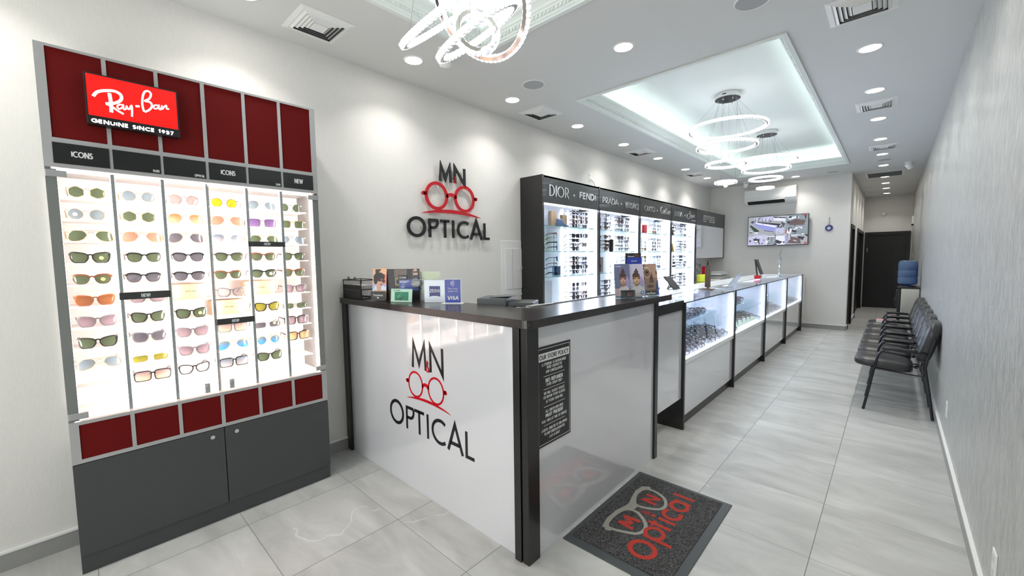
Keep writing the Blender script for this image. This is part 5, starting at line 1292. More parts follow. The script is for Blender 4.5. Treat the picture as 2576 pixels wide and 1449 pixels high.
for i in range(95):
    cx_, cy_ = rr.uniform(.02, .97), rr.uniform(.02, .97)
    if .08 < cx_ < .5 and .42 < cy_ < .72: continue
    a_ = rr.uniform(0, 3.1); l_ = rr.uniform(.008, .03); w_ = rr.uniform(.004, .012); ca, sa = math.cos(a_), math.sin(a_)
    sp(rr.choice((3, 1, 8, 0, 3, 2, 1)), [(min(1, max(0, cx_ + u*l_*ca - v*w_*sa)), min(1, max(0, cy_ + 1.7*(u*l_*sa + v*w_*ca)))) for u, v in ((-1, -1), (1, -1), (1, 1), (-1, 1))])
part('screen', m, SC, t)
part('maker_mark', MB().box(-1.87, -1.82, TY-.001, TY, TZ0+.003, TZ0+.008), M_TXT, t)
t = thing('evil_eye_charm', 'round blue evil eye charm hanging by the television', 'wall charm', (-.963, YB, 2.04))
EX, EZ = -.963, 2.03; fe = lambda u, v, d: (EX+u, YB-.004-d, EZ+v)
disc = lambda r, n=28: [(math.cos(2*PI*i/n)*r, math.sin(2*PI*i/n)*r) for i in range(n)]
part('glass_disc', MB().prism(disc(.062), fe, 0, .012), mat('cobalt_glass', (20, 18, 112), .3), t, bevel=.003)
m = MB(); m.use(0).prism([(u, v-.003) for u, v in disc(.027)], fe, .012, .0128); m.use(1).prism([(u, v-.003) for u, v in disc(.014)], fe, .0128, .0136); m.use(2).prism([(u, v-.003) for u, v in disc(.006)], fe, .0136, .0144)
part('eye_pattern', m, [M_WHITE, mat('pale_blue', (120, 190, 220), .2), M_DARK], t)
m = MB().tube([(EX, YB-.006, EZ+.062), (EX+.002, YB-.006, EZ+.14), (EX, YB-.006, EZ+.225)], .0012, 5)
for z in (.075, .11, .145, .19): m.sup((EX, YB-.009, EZ+z), (.008, .006, .008), 1, 1, 10, 6)
part('beaded_cord', m, M_GUNC if False else mat('cord_grey', (90, 92, 100), .4), t)
# ------------------------------------------------------------------ wall plates and breaker panel
def plate_x(x, s, y, z, label, w=.072, h=.115, rocker=True):
    t = thing('power_outlet', label, 'outlet', (x, y, z), group='white wall plates')
    part('cover_plate', MB().box(x, x+s*.006, y-w/2, y+w/2, z-h/2, z+h/2), M_WHITE, t, bevel=.002)
    for dz_ in (-.026, .026): part('socket', MB().box(x+s*.006, x+s*.0075, y-.016, y+.016, z+dz_-.014, z+dz_+.014), mat('plate_grey', (206, 206, 204), .4), t)
    return t
plate_x(XL, 1, 5.09, 2.64, 'white outlet high on the left wall above the nearest black bay')
plate_x(XL, 1, 7.88, 2.60, 'white outlet high on the left wall above the third black bay')
solo('power_cable', MB().tube([(XL+.012, 5.09, 2.61), (XL+.05, 5.10, 2.57), (XL+.05, 5.16, 2.50), (XL+.03, 5.22, 2.44)], .005, 6), mat('cable_beige', (206, 200, 188), .5), 'short pale cable plugged in above the nearest black bay', 'cable', (XL, 5.15, 2.5), smooth=60)
plate_x(XR, -1, 4.45, .335, 'white outlet low on the grey right wall before the nearest chair')
plate_x(XR, -1, 2.42, .28, 'white outlet low on the grey right wall cut by the bottom edge')
plate_x(XR, -1, 14.2, 1.45, 'white switch plate near the corridor end on the right')
plate_x(XC, 1, 11.95, 1.55, 'pale intercom plate between the two corridor doors', .08, .14)
t = thing('door_chime', 'white box with a black base high on the corridor right wall', 'door chime', (XR, 14.9, 2.35))
part('chime_box', MB().box(XR-.03, XR, 14.7, 14.95, 2.25, 2.45), M_WHITE, t); part('chime_base', MB().box(XR-.04, XR-.001, 14.68, 14.97, 2.22, 2.25), M_DARK, t)
t = thing('breaker_panel', 'white painted breaker panel on the wall behind the reception desk', 'electrical panel', (XL, 3.43, 1.4))
part('panel_frame', MB().box(XL, XL+.008, 3.262, 3.598, 1.10, 1.715), M_WHITE, t, bevel=.003)
part('panel_door', MB().box(XL+.008, XL+.013, 3.325, 3.598, 1.17, 1.625), M_WHITE, t, bevel=.002)
part('door_fold', MB().box(XL+.013, XL+.0145, 3.44, 3.443, 1.18, 1.615), mat('seam_grey', (150, 150, 150), .5), t)
part('latch', MB().box(XL+.013, XL+.02, 3.56, 3.597, 1.385, 1.42), M_TXT, t)
for k, y in enumerate((9.30, 9.66)):
    t = solo('adhesive_hook', MB().lathe([(.001,1.34),(.012,1.335),(.016,1.31),(.012,1.28),(.001,1.275)], 12, (XL+.012, y)), M_ALU, 'small grey adhesive hook under the overhead cabinet, %s of two' % ('left' if k == 0 else 'right'), 'hook', (XL, y, 1.31), smooth=50)
# ------------------------------------------------------------------ things on the service desk and cases
t = thing('storage_box', 'bright yellow-green box with a dark band on the service desk', 'box', (-2.78, 8.62, .95))
part('carton', MB().box(-2.86, -2.68, 8.50, 8.72, .951, 1.14), mat('lime_box', (206, 212, 40), .5), t, bevel=.004)
part('band', MB().box(-2.861, -2.679, 8.499, 8.721, .99, 1.0), M_DARK, t)
solo('cable_bundle', MB().tube([(-3.1, 8.7, 1.40), (-3.0, 8.62, 1.33), (-2.9, 8.6, 1.24), (-2.88, 8.6, 1.192)], .006, 6).tube([(-3.1, 8.75, 1.38), (-3.0, 8.95, 1.34), (-2.92, 9.05, 1.2), (-2.9, 9.0, .96)], .005, 6), M_BLK, 'black cables looping behind the yellow-green box', 'cable', (-3, 8.8, .95), smooth=60)
t = thing('office_printer', 'grey office printer with papers on the service desk', 'printer', (-2.88, 9.75, .95))
M_PG = mat('printer_grey', (170, 170, 168), .45)
part('printer_base', MB().box(-3.12, -2.66, 9.45, 10.05, .951, 1.07), M_PG, t, bevel=.01)
part('scanner_lid', MB().box(-3.12, -2.68, 9.45, 10.05, 1.085, 1.14).box(-3.05, -2.75, 9.52, 9.9, 1.14, 1.165), mat('printer_light', (200, 202, 200), .45), t, bevel=.01)
part('paper_tray', MB().box(-3.1, -2.72, 9.50, 9.95, 1.07, 1.085), M_DARK, t)
solo('document_pile', MB().box(-2.95, -2.66, 9.12, 9.42, .951, .995).box(-2.93, -2.68, 9.10, 9.40, .995, 1.01), M_WHITE, 'loose pile of white papers in front of the grey printer', 'papers', (-2.8, 9.27, .95), bevel=.003)
solo('ring_binder', MB().box(-2.86, -2.80, 8.80, 8.83, .951, 1.30), F_RED, 'upright red binder beside the yellow-green box', 'binder', (-2.9, 8.99, .95), bevel=.003)
# upright countertop mirror on the nearest case
t = thing('countertop_mirror', 'slim upright grey-brown countertop mirror seen edge-on on the nearest glass case', 'mirror', (-1.61, 5.02, 1.12))
Rm = lambda u, v, d: (-1.615 + u*.55 + d*.84, 5.10 - u*.84*.0 + d*-.54 + u*.0 + u*.3, v)
part('mirror_frame', MB().prism([(0, 1.145), (.075, 1.145), (.075, 1.40), (0, 1.40)], Rm, 0, .012), mat('mirror_brown', (104, 94, 88), .3), t, bevel=.002)
part('mirror_edge', MB().prism([(-.012, 1.15), (0, 1.15), (0, 1.40), (-.012, 1.40)], Rm, 0, .012), mat('mirror_red_edge', (92, 56, 48), .3), t)
part('finial', MB().lathe([(.010,1.40),(.009,1.43),(.003,1.455),(.001,1.47)], 10, (-1.597, 5.11)), M_BLK, t)
part('mirror_base', MB().box(-1.66, -1.52, 5.0, 5.16, 1.1225, 1.13).lathe([(.008,1.13),(.008,1.148)], 10, (-1.59, 5.11)), mat('wood_brown', (96, 64, 48), .4), t)
def open_device(name, label, cat, hx, y0, y1, z, tipx, tipz, depth, mb_, ms, mark):
    t = thing(name, label, cat, (hx, (y0+y1)/2, z))
    d = Vector((tipx-hx, 0, tipz-z)).normalized(); n = Vector((-d.z, 0, d.x)); T = .007
    L_ = math.hypot(tipx-hx, tipz-z)
    P = [Vector((hx, 0, z+.004)), Vector((hx, 0, z+.004)) + d*L_, Vector((hx, 0, z+.004)) + d*L_ + n*T, Vector((hx, 0, z+.004)) + n*T]
    part('lid', MB().add([(p.x, y0, p.z) for p in P] + [(p.x, y1, p.z) for p in P], [(0,1,2,3),(7,6,5,4),(0,4,5,1),(1,5,6,2),(2,6,7,3),(3,7,4,0)]), mb_, t)
    if mark:
        c = Vector((hx, 0, z+.004)) + d*L_*.5 - n*.0006; ym = (y0+y1)/2
        part('lid_mark', MB().add([(c.x-d.x*.012, ym-.012, c.z-d.z*.012), (c.x-d.x*.012, ym+.012, c.z-d.z*.012), (c.x+d.x*.012, ym+.012, c.z+d.z*.012), (c.x+d.x*.012, ym-.012, c.z+d.z*.012)], [(0,1,2,3)]), M_WHITE, t)
    q = P[3] + d*.006; r = P[2] - d*.006
    part('screen', MB().add([(q.x+n.x*.0006, y0+.006, q.z+n.z*.0006), (q.x+n.x*.0006, y1-.006, q.z+n.z*.0006), (r.x+n.x*.0006, y1-.006, r.z+n.z*.0006), (r.x+n.x*.0006, y0+.006, r.z+n.z*.0006)], [(0,1,2,3)]), ms, t)
    part('base', MB().box(hx-depth, hx+.003, y0, y1, z, z+.008), mb_, t, bevel=.001)
    return t
M_SIL = mat('laptop_silver', (178, 180, 182), .35, metal=.5)
open_device('laptop', 'open silver laptop with its lid towards the aisle on the second glass case', 'laptop', -1.45, 5.34, 5.62, 1.1222, -1.335, 1.292, .19, M_SIL, M_BLK, True)
tb = thing('tablet_stand', 'black tablet leaning on a stand at the back of the nearest case', 'tablet', (-1.9, 4.9, 1.118))
part('tablet', MB().prism([(-2.0, 1.27), (-1.875, 1.121), (-1.868, 1.127), (-1.993, 1.276)], lambda u, v, d: (u, d, v), 4.80, 5.0), M_BLK, tb)
part('stand', MB().prism([(-1.95, 1.21), (-1.99, 1.1195), (-1.88, 1.1195), (-1.885, 1.123), (-1.98, 1.124), (-1.942, 1.205)], lambda u, v, d: (u, d, v), 4.87, 4.93), M_SIL, tb)
t = thing('point_of_sale_mirror', 'tilted black-framed mirror on a glossy red base on the third glass case', 'mirror', (-1.64, 7.8, 1.12))
part('red_base', MB().box(-1.685, -1.60, 7.74, 7.86, 1.1222, 1.18), mat('acrylic_red', (180, 10, 26), .1), t, bevel=.003)
part('support', MB().add([(-1.665,7.79,1.18),(-1.645,7.79,1.18),(-1.645,7.81,1.18),(-1.665,7.81,1.18),(-1.70,7.79,1.44),(-1.68,7.79,1.44),(-1.68,7.81,1.44),(-1.70,7.81,1.44)], [(0,3,2,1),(4,5,6,7),(0,1,5,4),(1,2,6,5),(2,3,7,6),(3,0,4,7)]), M_BLK, t)
part('tilted_frame', MB().prism([(-1.70,1.44),(-1.665,1.44),(-1.585,1.195),(-1.60,1.19),(-1.68,1.42)], lambda u, v, d: (u, d, v), 7.74, 7.90), M_BLK, t)
part('mirror_face', MB().prism([(-1.668,1.43),(-1.664,1.43),(-1.588,1.20),(-1.592,1.20)], lambda u, v, d: (u, d, v), 7.745, 7.895), M_TXT, t)
t = thing('crystal_ornament', 'tall clear crystal ornament with a wire tip on the farthest glass case', 'ornament', (-1.575, 9.15, 1.12))
part('crystal_column', MB().lathe([(.035,1.1222),(.035,1.13),(.012,1.135),(.022,1.17),(.010,1.20),(.026,1.235),(.010,1.27),(.028,1.32),(.011,1.36),(.030,1.42),(.024,1.47),(.008,1.49)], 7, (-1.575, 9.15)), mat('ornament_glass', (196, 204, 208), .04, metal=.6), t)
part('wire_tip', MB().tube([(-1.575, 9.15, 1.49), (-1.572, 9.15, 1.55), (-1.56, 9.15, 1.61)], .003, 6), M_DARK, t)
# ------------------------------------------------------------------ things on the reception counter
CT = 1.2265
def frame2(A, B, lean=0.0):
    a = math.atan2(B[1]-A[1], B[0]-A[0]); ux, uy = math.cos(a), math.sin(a); nx, ny = uy, -ux
    return lambda u, v, d: (A[0] + ux*u + nx*(d - lean*v), A[1] + uy*u + ny*(d - lean*v), CT + v)
def pict(parent, fn, items, name='printed_picture', d0=.0004, st=.00025):
    m = MB(); ms = []
    for i, (mt, poly) in enumerate(items):
        if mt not in ms: ms.append(mt)
        m.use(ms.index(mt)); m.add([fn(u, v, d0 + st*i) for u, v in poly], [tuple(range(len(poly)))])
    return part(name, m, ms, parent)
def ell(cx, cz, a, b, n=20, r=0): return [(cx + a*math.cos(2*PI*i/n)*math.cos(r) - b*math.sin(2*PI*i/n)*math.sin(r), cz + a*math.cos(2*PI*i/n)*math.sin(r) + b*math.sin(2*PI*i/n)*math.cos(r)) for i in range(n)]
def rc(a, b, c, d): return [(a, c), (b, c), (b, d), (a, d)]
def pm(n, rgb, r=.35): return mat('print_'+n, rgb, r)
t = thing('mesh_organizer', 'black wire mesh desk organizer at the wall end of the counter', 'organizer', (-3.03, 1.53, CT))
M_MESH = mat('black_mesh', (40, 37, 37), .5)
x0, x1, y0, y1 = -3.18, -2.89, 1.466, 1.62
fr = MB()
for z in (CT, CT+.068, CT+.138):
    fr.box(x0, x1, y0, y0+.005, z, z+.006).box(x0, x1, y1-.005, y1, z, z+.006).box(x0, x0+.005, y0, y1, z, z+.006).box(x1-.005, x1, y0, y1, z, z+.006)
for x in (x0, x1-.005):
    for y in (y0, y1-.005): fr.box(x, x+.005, y, y+.005, CT, CT+.144)
part('wire_frame', fr, M_BLK, t)
gm = MB()
gm.box(x0+.005, x1-.005, y0+.001, y0+.002, CT+.006, CT+.066).box(x0+.005, x1-.005, y0+.001, y0+.002, CT+.074, CT+.105)
part('mesh_panel', gm, M_MESH, t)
gm = MB()
for i in range(26):
    x = x0+.008+i*.011; gm.box(x, x+.0015, y0, y0+.0015, CT+.105, CT+.138)
for i in range(14):
    y = y0+.008+i*.011; gm.box(x1-.0015, x1, y, y+.0015, CT+.006, CT+.138)
part('wire_grid', gm, M_BLK, t)
part('tray_floor', MB().box(x0+.005, x1-.005, y0+.005, y1-.005, CT+.069, CT+.071), M_BLK, t)
lp = MB()
for x in (-3.13, -3.11, -3.03, -3.01): lp.tube([(x+.007*math.cos(q*PI/6), y0+.02, CT+.15+.014*math.sin(q*PI/6)) for q in range(-1, 8)], .0015, 5)
part('wire_loop', lp, M_BLK, t)
solo('document_pile', MB().box(x0+.01, x1-.02, y0+.01, y1-.01, CT+.0715, CT+.085).box(x0+.03, x1-.03, y0+.02, y1-.02, CT+.085, CT+.1), mat('paper_grey', (200, 196, 194), .6), 'pale papers and packets inside the black mesh organizer', 'papers', (-3.03, 1.54, CT+.0715))
t = thing('wire_rack', 'small open black wire rack beside the mesh organizer', 'rack', (-2.83, 1.60, CT))
rk = MB()
for z in (.0015, .045, .09, .125): rk.box(-2.885, -2.78, 1.575, 1.577, CT+z, CT+z+.0025).box(-2.885, -2.78, 1.66, 1.662, CT+z, CT+z+.0025)
for x in (-2.885, -2.835, -2.782): rk.box(x, x+.0025, 1.575, 1.577, CT, CT+.127).box(x, x+.0025, 1.66, 1.662, CT, CT+.127)
for z in (.0015, .125): rk.box(-2.885, -2.8825, 1.575, 1.662, CT+z, CT+z+.0025).box(-2.7825, -2.78, 1.575, 1.662, CT+z, CT+z+.0025)
for x in (-2.85, -2.82): rk.tube([(x+.006*math.cos(q*PI/6), 1.58, CT+.135+.013*math.sin(q*PI/6)) for q in range(-1, 8)], .0015, 5)
part('rack_wires', rk, M_BLK, t)
# black advertising board with cards and badge
f1 = frame2((-2.722, 1.497), (-2.458, 1.684))
t = thing('counter_board', 'black advertising board with photo cards and a round badge', 'display board', (-2.59, 1.59, CT))
part('board', MB().prism(rc(0, .324, 0, .226), f1, -.012, 0), mat('board_black', (36, 36, 38), .4), t)
pict(t, f1, [(pm('taupe', (104, 92, 84)), rc(.14, .235, .168, .223)), (pm('olive', (134, 128, 90)), rc(.145, .18, .108, .165)), (pm('hair', (66, 46, 34)), rc(.27, .322, .155, .223)), (pm('skin', (196, 160, 142)), ell(.297, .197, .018, .03)), (pm('ink', (14, 13, 14)), ell(.290, .203, .009, .006)), (pm('ink', (14, 13, 14)), ell(.307, .204, .009, .006)),
    (pm('navy', (24, 40, 92)), rc(.285, .315, .160, .182)), (pm('hair2', (20, 18, 20)), ell(.165, .135, .011, .018))])
bc = part('blue_card', MB().prism(rc(.175, .318, .072, .152), f1, 0, .003), pm('blue', (70, 84, 160)), t)
bk = part('black_card', MB().prism(rc(.172, .235, .15, .183), f1, 0, .0035), M_BLK, t)
m = MB(); ff1 = lambda u, v, d: f1(u, v, .0035+d); fonttext(m, 'Crizal', ff1, .18, .159, .048, .014, .02); part('lettering', m, M_TXT, bk)
m = MB(); ff1 = lambda u, v, d: f1(u, v, .003+d); m.prism(rc(.18, .25, .136, .141), ff1, 0, .0004).prism(rc(.18, .235, .128, .132), ff1, 0, .0004)
ribbon(m, [(.20, .116), (.204, .112), (.214, .122)], .003, ff1, 0, .0004); m.prism(rc(.188, .218, .100, .104), ff1, 0, .0004).prism(rc(.190, .214, .092, .096), ff1, 0, .0004); part('card_print', m, M_TXT, bc)
bd = part('round_badge', MB().prism(ell(.302, .128, .034, .034, 28), f1, .003, .012), mat('badge_dark', (24, 40, 52), .15, coat=.8), t)
m = MB(); ff1 = lambda u, v, d: f1(u, v, .012+d); fonttext(m, 'Crizal', ff1, .283, .126, .046, .013, .02); m.prism(rc(.272, .325, .115, .120), ff1, 0, .0004); part('lettering', m, M_TXT, bd)
# brochure holder with portrait
f2 = frame2((-2.735, 1.470), (-2.617, 1.535), .10)
t = thing('brochure_holder', 'clear brochure holder with portrait of a woman in sunglasses and black label', 'brochure holder', (-2.68, 1.51, CT))
part('acrylic_back', MB().prism(rc(-.004, .118, 0, .115), f2, -.006, -.004).prism(rc(-.004, .118, 0, .004), f2, -.03, .012), M_GLASS, t)
bro = part('leaflet', MB().prism(rc(0, .112, .006, .232), f2, -.003, 0), pm('sand', (226, 176, 140)), t)
pict(bro, f2, [(pm('coral', (226, 128, 112)), rc(.06, .112, .12, .19)), (pm('lilac', (176, 172, 206)), rc(0, .112, .075, .12)), (pm('skin2', (206, 156, 134)), [(.035,.075),(.07,.075),(.075,.12),(.03,.135)]), (pm('shirt', (206, 214, 236)), [(0,.075),(.03,.115),(.04,.075)]), (pm('shirt', (206, 214, 236)), [(.068,.075),(.075,.11),(.112,.098),(.112,.075)]),
    (pm('skin', (196, 160, 142)), ell(.060, .140, .027, .038, 20, -.3)), (pm('hair3', (34, 28, 32)), ell(.048, .176, .040, .026, 20, .2)), (pm('hair3', (34, 28, 32)), ell(.026, .152, .017, .034)), (pm('hair3', (34, 28, 32)), ell(.084, .172, .014, .02)), (pm('shade', (70, 32, 26)), ell(.057, .150, .017, .012, 16, -.25)), (pm('shade', (70, 32, 26)), ell(.088, .142, .014, .011, 16, -.25)), (pm('lip', (176, 70, 70)), ell(.070, .118, .010, .004, 12, -.3))])
f2b = frame2((-2.735+.012, 1.470-.014), (-2.617+.012, 1.535-.014))
bl = part('black_label', MB().prism(rc(.0, .114, .004, .07), f2b, -.002, 0), M_BLK, t)
m = MB(); fonttext(m, 'Transitions', lambda u, v, d: f2b(u, v, .0003+d), .018, .036, .078, .014, .02); m.prism(rc(.048, .062, .02, .028), f2b, .0003, .0006); part('lettering', m, M_TXT, bl)
# green "We Accept" card holder
f3 = frame2((-2.545, 1.505), (-2.360, 1.575), .12)
t = thing('card_stand', 'pale green payment card stand with a dark green card picture', 'sign stand', (-2.45, 1.54, CT))
part('stand_card', MB().prism(rc(0, .175, .002, .092), f3, -.003, 0), pm('mint', (176, 212, 194)), t)
part('stand_foot', MB().prism(rc(.02, .155, .0, .003), f3, -.045, .0), M_GLASS, t)
gc = pict(t, f3, [(pm('emerald', (14, 120, 92)), rc(.032, .146, .014, .072)), (pm('deepgreen', (6, 76, 62)), [(.034,.016),(.09,.014),(.115,.045),(.08,.03),(.05,.024)]), (pm('leaf', (110, 190, 120)), [(.055,.035),(.09,.065),(.094,.068),(.062,.034)])], 'card_picture')
m = MB(); fonttext(m, 'We Accept', lambda u, v, d: f3(u, v, .0003+d), .016, .077, .062, .010, .02); part('lettering', m, M_BLK, t)
# white leaflet stand with pale green card
f4 = frame2((-2.480, 1.700), (-2.340, 1.790))
t = thing('leaflet_stand', 'white leaflet stand with a pale green card on top behind the silver block', 'leaflet stand', (-2.41, 1.74, CT))
part('white_leaflet', MB().prism(rc(0, .12, 0, .145), f4, -.004, 0), M_WHITE, t)
part('pale_green_card', MB().prism(rc(.008, .156, .150, .205), f4, -.003, .001), pm('sage', (196, 206, 178)), t); part('card_support', MB().prism(rc(.04, .1, .14, .152), f4, -.004, -.001), M_WHITE, t)
pict(t, f4, [(M_TXT, rc(.03, .135, .185, .193)), (M_TXT, rc(.04, .12, .172, .176)), (pm('emerald', (14, 120, 92)), [(.01,.09),(.02,.085),(.01,.08)]), (pm('leafgrey', (140, 152, 140)), [(.0,.118),(.02,.112),(.045,.135),(.03,.118)]), (M_TXT, rc(.03, .05, .06, .062)), (M_TXT, rc(.012, .05, .04, .042))])
# silver block sign
f5 = frame2((-2.312, 1.622), (-2.198, 1.705))
t = thing('brand_block', 'square silver block sign with a dark blue lens-maker shield', 'sign block', (-2.25, 1.67, CT))
part('block', MB().prism(rc(0, .146, 0, .153), f5, -.03, 0), mat('satin_silver', (176, 182, 190), .35, metal=.5), t, bevel=.001)
sh_ = [(.036, .112), (.110, .112), (.110, .038)] + [(.073 + .037*math.cos(q*PI/12), .038 + .008*math.sin(q*PI/12)) for q in range(0, 13)] + [(.036, .038)]
bs = part('blue_shield', MB().prism(sh_, f5, 0, .001), mat('shield_blue', (16, 12, 110), .25), t)
m = MB(); strokes(m, 'ZEISS', lambda u, v, d: f5(u, v, .001+d), .073, .070, .021, .066, wt=.2, thin=.1, serif=.12, align='c', d1=.0006); part('lettering', m, M_WHITE, bs)
# blue payment sign
f6 = frame2((-2.158, 1.676), (-2.070, 1.740))
t = thing('payment_sign', 'upright blue contactless payment sign on a white foot', 'sign stand', (-2.11, 1.71, CT))
part('sign_foot', MB().prism(rc(-.018, .124, 0, .003), f6, -.035, .035), M_WHITE, t)
pn = part('sign_panel', MB().prism(rc(-.002, .110, .003, .161), f6, -.003, .003), M_WHITE, t)
part('blue_face', MB().prism(rc(.001, .107, .006, .158), f6, .003, .0036), pm('payblue', (26, 54, 160), .2), pn)
m = MB(); g6 = lambda u, v, d: f6(u, v, .0036+d)
for i in range(4): ribbon(m, arc(.030, .133, .012+.007*i, .012+.007*i, -38, 38, 8), .0028, g6, 0, .0004)
fonttext(m, 'Tap to pay', g6, .020, .090, .068, .014, .0); fonttext(m, 'preferred', g6, .023, .073, .062, .014, .0)
strokes(m, 'VISA', g6, .018, .024, .026, .072, wt=.24, d1=.0006, slant=.15)
part('lettering', m, M_TXT, pn)
# card terminal printer and keypad behind the counter
t = thing('desktop_printer', 'low dark grey desktop printer behind the counter by the wall', 'printer', (-1.86, 2.0, .98))
R = math.radians(28); co, si = math.cos(R), math.sin(R)
fq = lambda u, v, z: (-1.80 + co*u - si*v, 1.885 + si*u + co*v, z)
def obox(u0, u1, v0, v1, z0, z1, m=None):
    m = m or MB(); P = [fq(u0,v0,z0), fq(u1,v0,z0), fq(u1,v1,z0), fq(u0,v1,z0), fq(u0,v0,z1), fq(u1,v0,z1), fq(u1,v1,z1), fq(u0,v1,z1)]
    return m.add(P, [(0,3,2,1),(4,5,6,7),(0,1,5,4),(1,2,6,5),(2,3,7,6),(3,0,4,7)])
M_PD = mat('printer_dark', (78, 82, 84), .4)
part('printer_body', obox(-.20, .0, 0, .22, .981, 1.262), M_PD, t, bevel=.008)
part('front_section', obox(.0, .17, .02, .20, .981, 1.238), M_PD, t, bevel=.006)
part('paper_lid', MB().add([fq(-.12,.03,1.263), fq(.06,.03,1.275), fq(.06,.19,1.275), fq(-.12,.19,1.263), fq(-.12,.03,1.268), fq(.06,.03,1.280), fq(.06,.19,1.280), fq(-.12,.19,1.268)], [(0,3,2,1),(4,5,6,7),(0,1,5,4),(1,2,6,5),(2,3,7,6),(3,0,4,7)]), mat('printer_mid', (100, 104, 106), .4), t)
part('paper_slot', obox(.04, .13, .018, .021, 1.205, 1.213), M_DARK, t)
t = thing('desk_phone', 'grey keypad phone with a pale screen behind the counter corner', 'phone', (-1.70, 1.98, .98))
part('phone_base', MB().add([(-1.78,1.90,.981),(-1.61,1.93,.981),(-1.61,2.13,.981),(-1.78,2.10,.981),(-1.78,1.90,1.195),(-1.61,1.93,1.20),(-1.61,2.13,1.215),(-1.78,2.10,1.225)], [(0,3,2,1),(4,5,6,7),(0,1,5,4),(1,2,6,5),(2,3,7,6),(3,0,4,7)]) if False else MB().box(-1.70, -1.60, 1.815, 1.93, .981, 1.215), M_PD, t, bevel=.01)
part('screen', MB().box(-1.695, -1.655, 1.83, 1.88, 1.215, 1.217), mat('lcd_pale', (190, 196, 186), .3), t)
kp = MB()
for i in range(3):
    for j in range(3): kp.box(-1.65+i*.016, -1.638+i*.016, 1.83+j*.03, 1.852+j*.03, 1.215, 1.218)
part('keypad', kp, M_TXT, t)
solo('stylus_pen', MB().tube([(-1.60, 1.845, CT+.005), (-1.59, 1.90, CT+.005), (-1.56, 2.06, CT+.005)], [.0015, .0042, .0042], 8), M_WHITE, 'white pen lying at the inner corner of the counter top', 'pen', (-1.58, 1.9, CT), smooth=50)
# brochure holders on the right leg of the counter
def brochure(name, A, B, h_, label, items, lean=.16, texts=(), z0=.004):
    fn = frame2(A, B, lean); w_ = math.hypot(B[0]-A[0], B[1]-A[1])
    t = thing(name, label, 'brochure', ((A[0]+B[0])/2, (A[1]+B[1])/2, CT), group='brochures in clear holders on the counter')
    part('acrylic_holder', MB().prism(rc(-.003, w_+.003, 0, h_*.5), fn, .003, .0045).prism(rc(-.003, w_+.003, 0, .003), fn, -.055, .02).prism(rc(-.003, w_+.003, .0, h_*.8), fn, -.008, -.0065), M_GLASS, t)
    b = part('leaflet', MB().prism(rc(0, w_, z0, h_), fn, -.005, 0), items[0], t)
    pict(b, fn, [(m_, [(u*w_, v*h_) for u, v in p]) for m_, p in items[1:]])
    for tx, u, v, w2, h2, mt in texts:
        m = MB(); fonttext(m, tx, lambda a, b_, d: fn(a, b_, .0028+d), u*w_, v*h_, w2*w_, h2*h_, .02); part('lettering', m, mt, b)
    return t
def man(bg, tint):
    return [bg, (pm('lav2', (178, 156, 204)), ell(.72, .42, .26, .22)), (pm('pinkish', (224, 186, 192)), rc(0, .6, .05, .28)), (pm('tee', (232, 214, 218)), [(.2,.05),(.95,.05),(.9,.30),(.7,.36),(.45,.34),(.25,.28)]), (pm('neck', tint), [(.42,.32),(.62,.32),(.66,.44),(.42,.44)]),
            (pm('beard', (150, 106, 84)), ell(.53, .475, .185, .13)), (pm('face'+str(tint[1]), tint), ell(.53, .53, .185, .135)), (pm('hairm', (84, 62, 56)), ell(.53, .665, .21, .07)), (pm('hairm', (84, 62, 56)), ell(.36, .60, .035, .07)), (pm('hairm', (84, 62, 56)), ell(.71, .60, .03, .07)), (pm('hairm', (84, 62, 56)), ell(.55, .76, .12, .06)), (pm('hairm', (84, 62, 56)), ell(.56, .83, .05, .04)),
            (pm('brow', (60, 40, 36)), ell(.45, .575, .055, .010)), (pm('brow', (60, 40, 36)), ell(.63, .575, .055, .010)), (pm('eye', (70, 56, 56)), ell(.45, .556, .03, .008)), (pm('eye', (70, 56, 56)), ell(.63, .556, .03, .008)), (pm('nose', (190, 140, 118)), ell(.545, .50, .025, .035)), (pm('lip2', (150, 90, 84)), ell(.54, .452, .06, .010))]
brochure('brochure', (-1.425, 2.610), (-1.352, 2.694), .240, 'portrait brochure of a man with a hair bun, left in the counter row', man(pm('slate', (112, 116, 150)), (214, 170, 150)), texts=[('Crizal', .08, .91, .34, .045, M_WHITE)])
brochure('brochure', (-1.372, 2.700), (-1.302, 2.822), .238, 'paler portrait brochure of a bun-haired man with blue corner square, middle of the row', man(pm('palelav', (206, 200, 224)), (224, 184, 146)) + [(pm('skyblue', (70, 140, 200)), rc(.72, .92, .10, .19)), (M_WHITE, ell(.82, .145, .05, .02))], texts=[('Crizal', .10, .36, .3, .035, M_WHITE)])
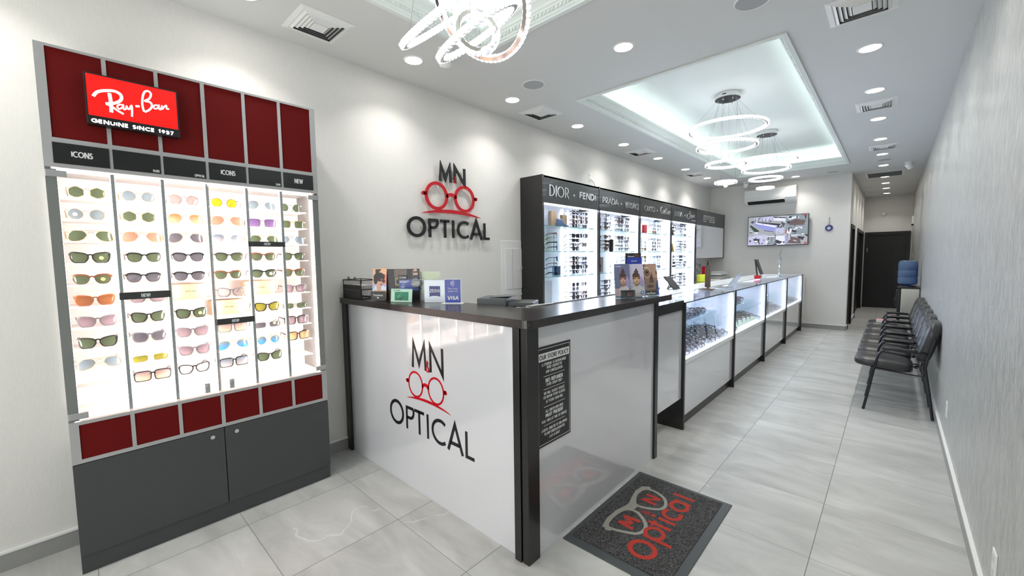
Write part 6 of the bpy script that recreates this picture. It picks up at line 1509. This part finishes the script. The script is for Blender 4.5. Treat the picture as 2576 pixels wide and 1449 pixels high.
brochure('brochure', (-1.325, 2.852), (-1.276, 2.995), .235, 'dark close-up face brochure with round glasses at the right of the row', [pm('umber', (120, 88, 70)), (pm('darkum', (54, 40, 34)), [(0,.5),(.15,.5),(.2,.98),(0,.98)]), (pm('skin4', (188, 150, 124)), [(.15,.60),(.95,.55),(.98,.98),(.2,.98)]), (pm('skin5', (160, 120, 98)), [(.08,.2),(.8,.2),(.98,.55),(.15,.62)]), (pm('noseD', (86, 60, 48)), [(.45,.40),(.75,.42),(.62,.75),(.5,.70)]), (pm('lipD', (92, 56, 48)), ell(.48, .30, .24, .05)),
    (pm('eyeR', (210, 196, 180)), ell(.32, .72, .26, .15)), (pm('skin6', (130, 98, 82)), ell(.32, .72, .22, .125)), (pm('ink', (14, 13, 14)), ell(.32, .74, .08, .035)), (pm('eyeR', (210, 196, 180)), ell(.92, .72, .10, .11)), (pm('skin6', (130, 98, 82)), ell(.93, .72, .07, .085)), (pm('ink', (14, 13, 14)), rc(0, 1, .02, .16)), (pm('bluev', (40, 90, 170)), [(.82,.02),(1,.02),(1,.5),(.9,.4)])], texts=[('varilux', .10, .055, .66, .07, M_WHITE), ('Varilux', .06, .88, .42, .035, M_WHITE)])
brochure('brochure', (-1.415, 2.775), (-1.335, 2.840), .285, 'plain royal blue lens brochure behind the two portraits', [pm('royal', (38, 62, 160)), (M_TXT, rc(.25, .65, .90, .915))], lean=.10, texts=[('varilux', .25, .74, .62, .07, M_WHITE)])
brochure('brochure', (-1.455, 2.815), (-1.365, 2.885), .318, 'dark blue brochure with a sunglasses picture, tallest at the back', [pm('indigo', (54, 60, 130)), (pm('nearblack', (30, 28, 32)), rc(0, 1, .86, 1)), (pm('hairm', (84, 62, 56)), ell(.7, .93, .2, .05))], lean=.08, texts=[('Eyezen', .15, .90, .4, .04, M_WHITE)])
f7 = frame2((-1.372, 2.598), (-1.312, 2.682), .12)
t = thing('business_card_holder', 'clear holder with black business cards bearing a small spectacles emblem', 'card holder', (-1.34, 2.64, CT))
part('acrylic_holder', MB().prism(rc(-.004, .107, 0, .045), f7, .001, .0025).prism(rc(-.004, .107, 0, .003), f7, -.03, .0025), M_GLASS, t)
bc = part('card_stack', MB().prism(rc(0, .103, .004, .058), f7, -.012, 0), mat('card_grey', (60, 60, 64), .4), t)
m = MB(); m.use(0).prism(rc(.028, .09, .016, .05), f7, 0, .0004); m.use(1)
for cx_ in (.050, .068): ribbon(m, arc(cx_, .037, .0065, .0065, 0, 360, 16), .0016, f7, .0004, .0007)
m.prism(rc(.042, .076, .022, .026), f7, .0004, .0007); part('card_print', m, [M_BLK, mat('print_rose', (214, 110, 116), .4)], bc)
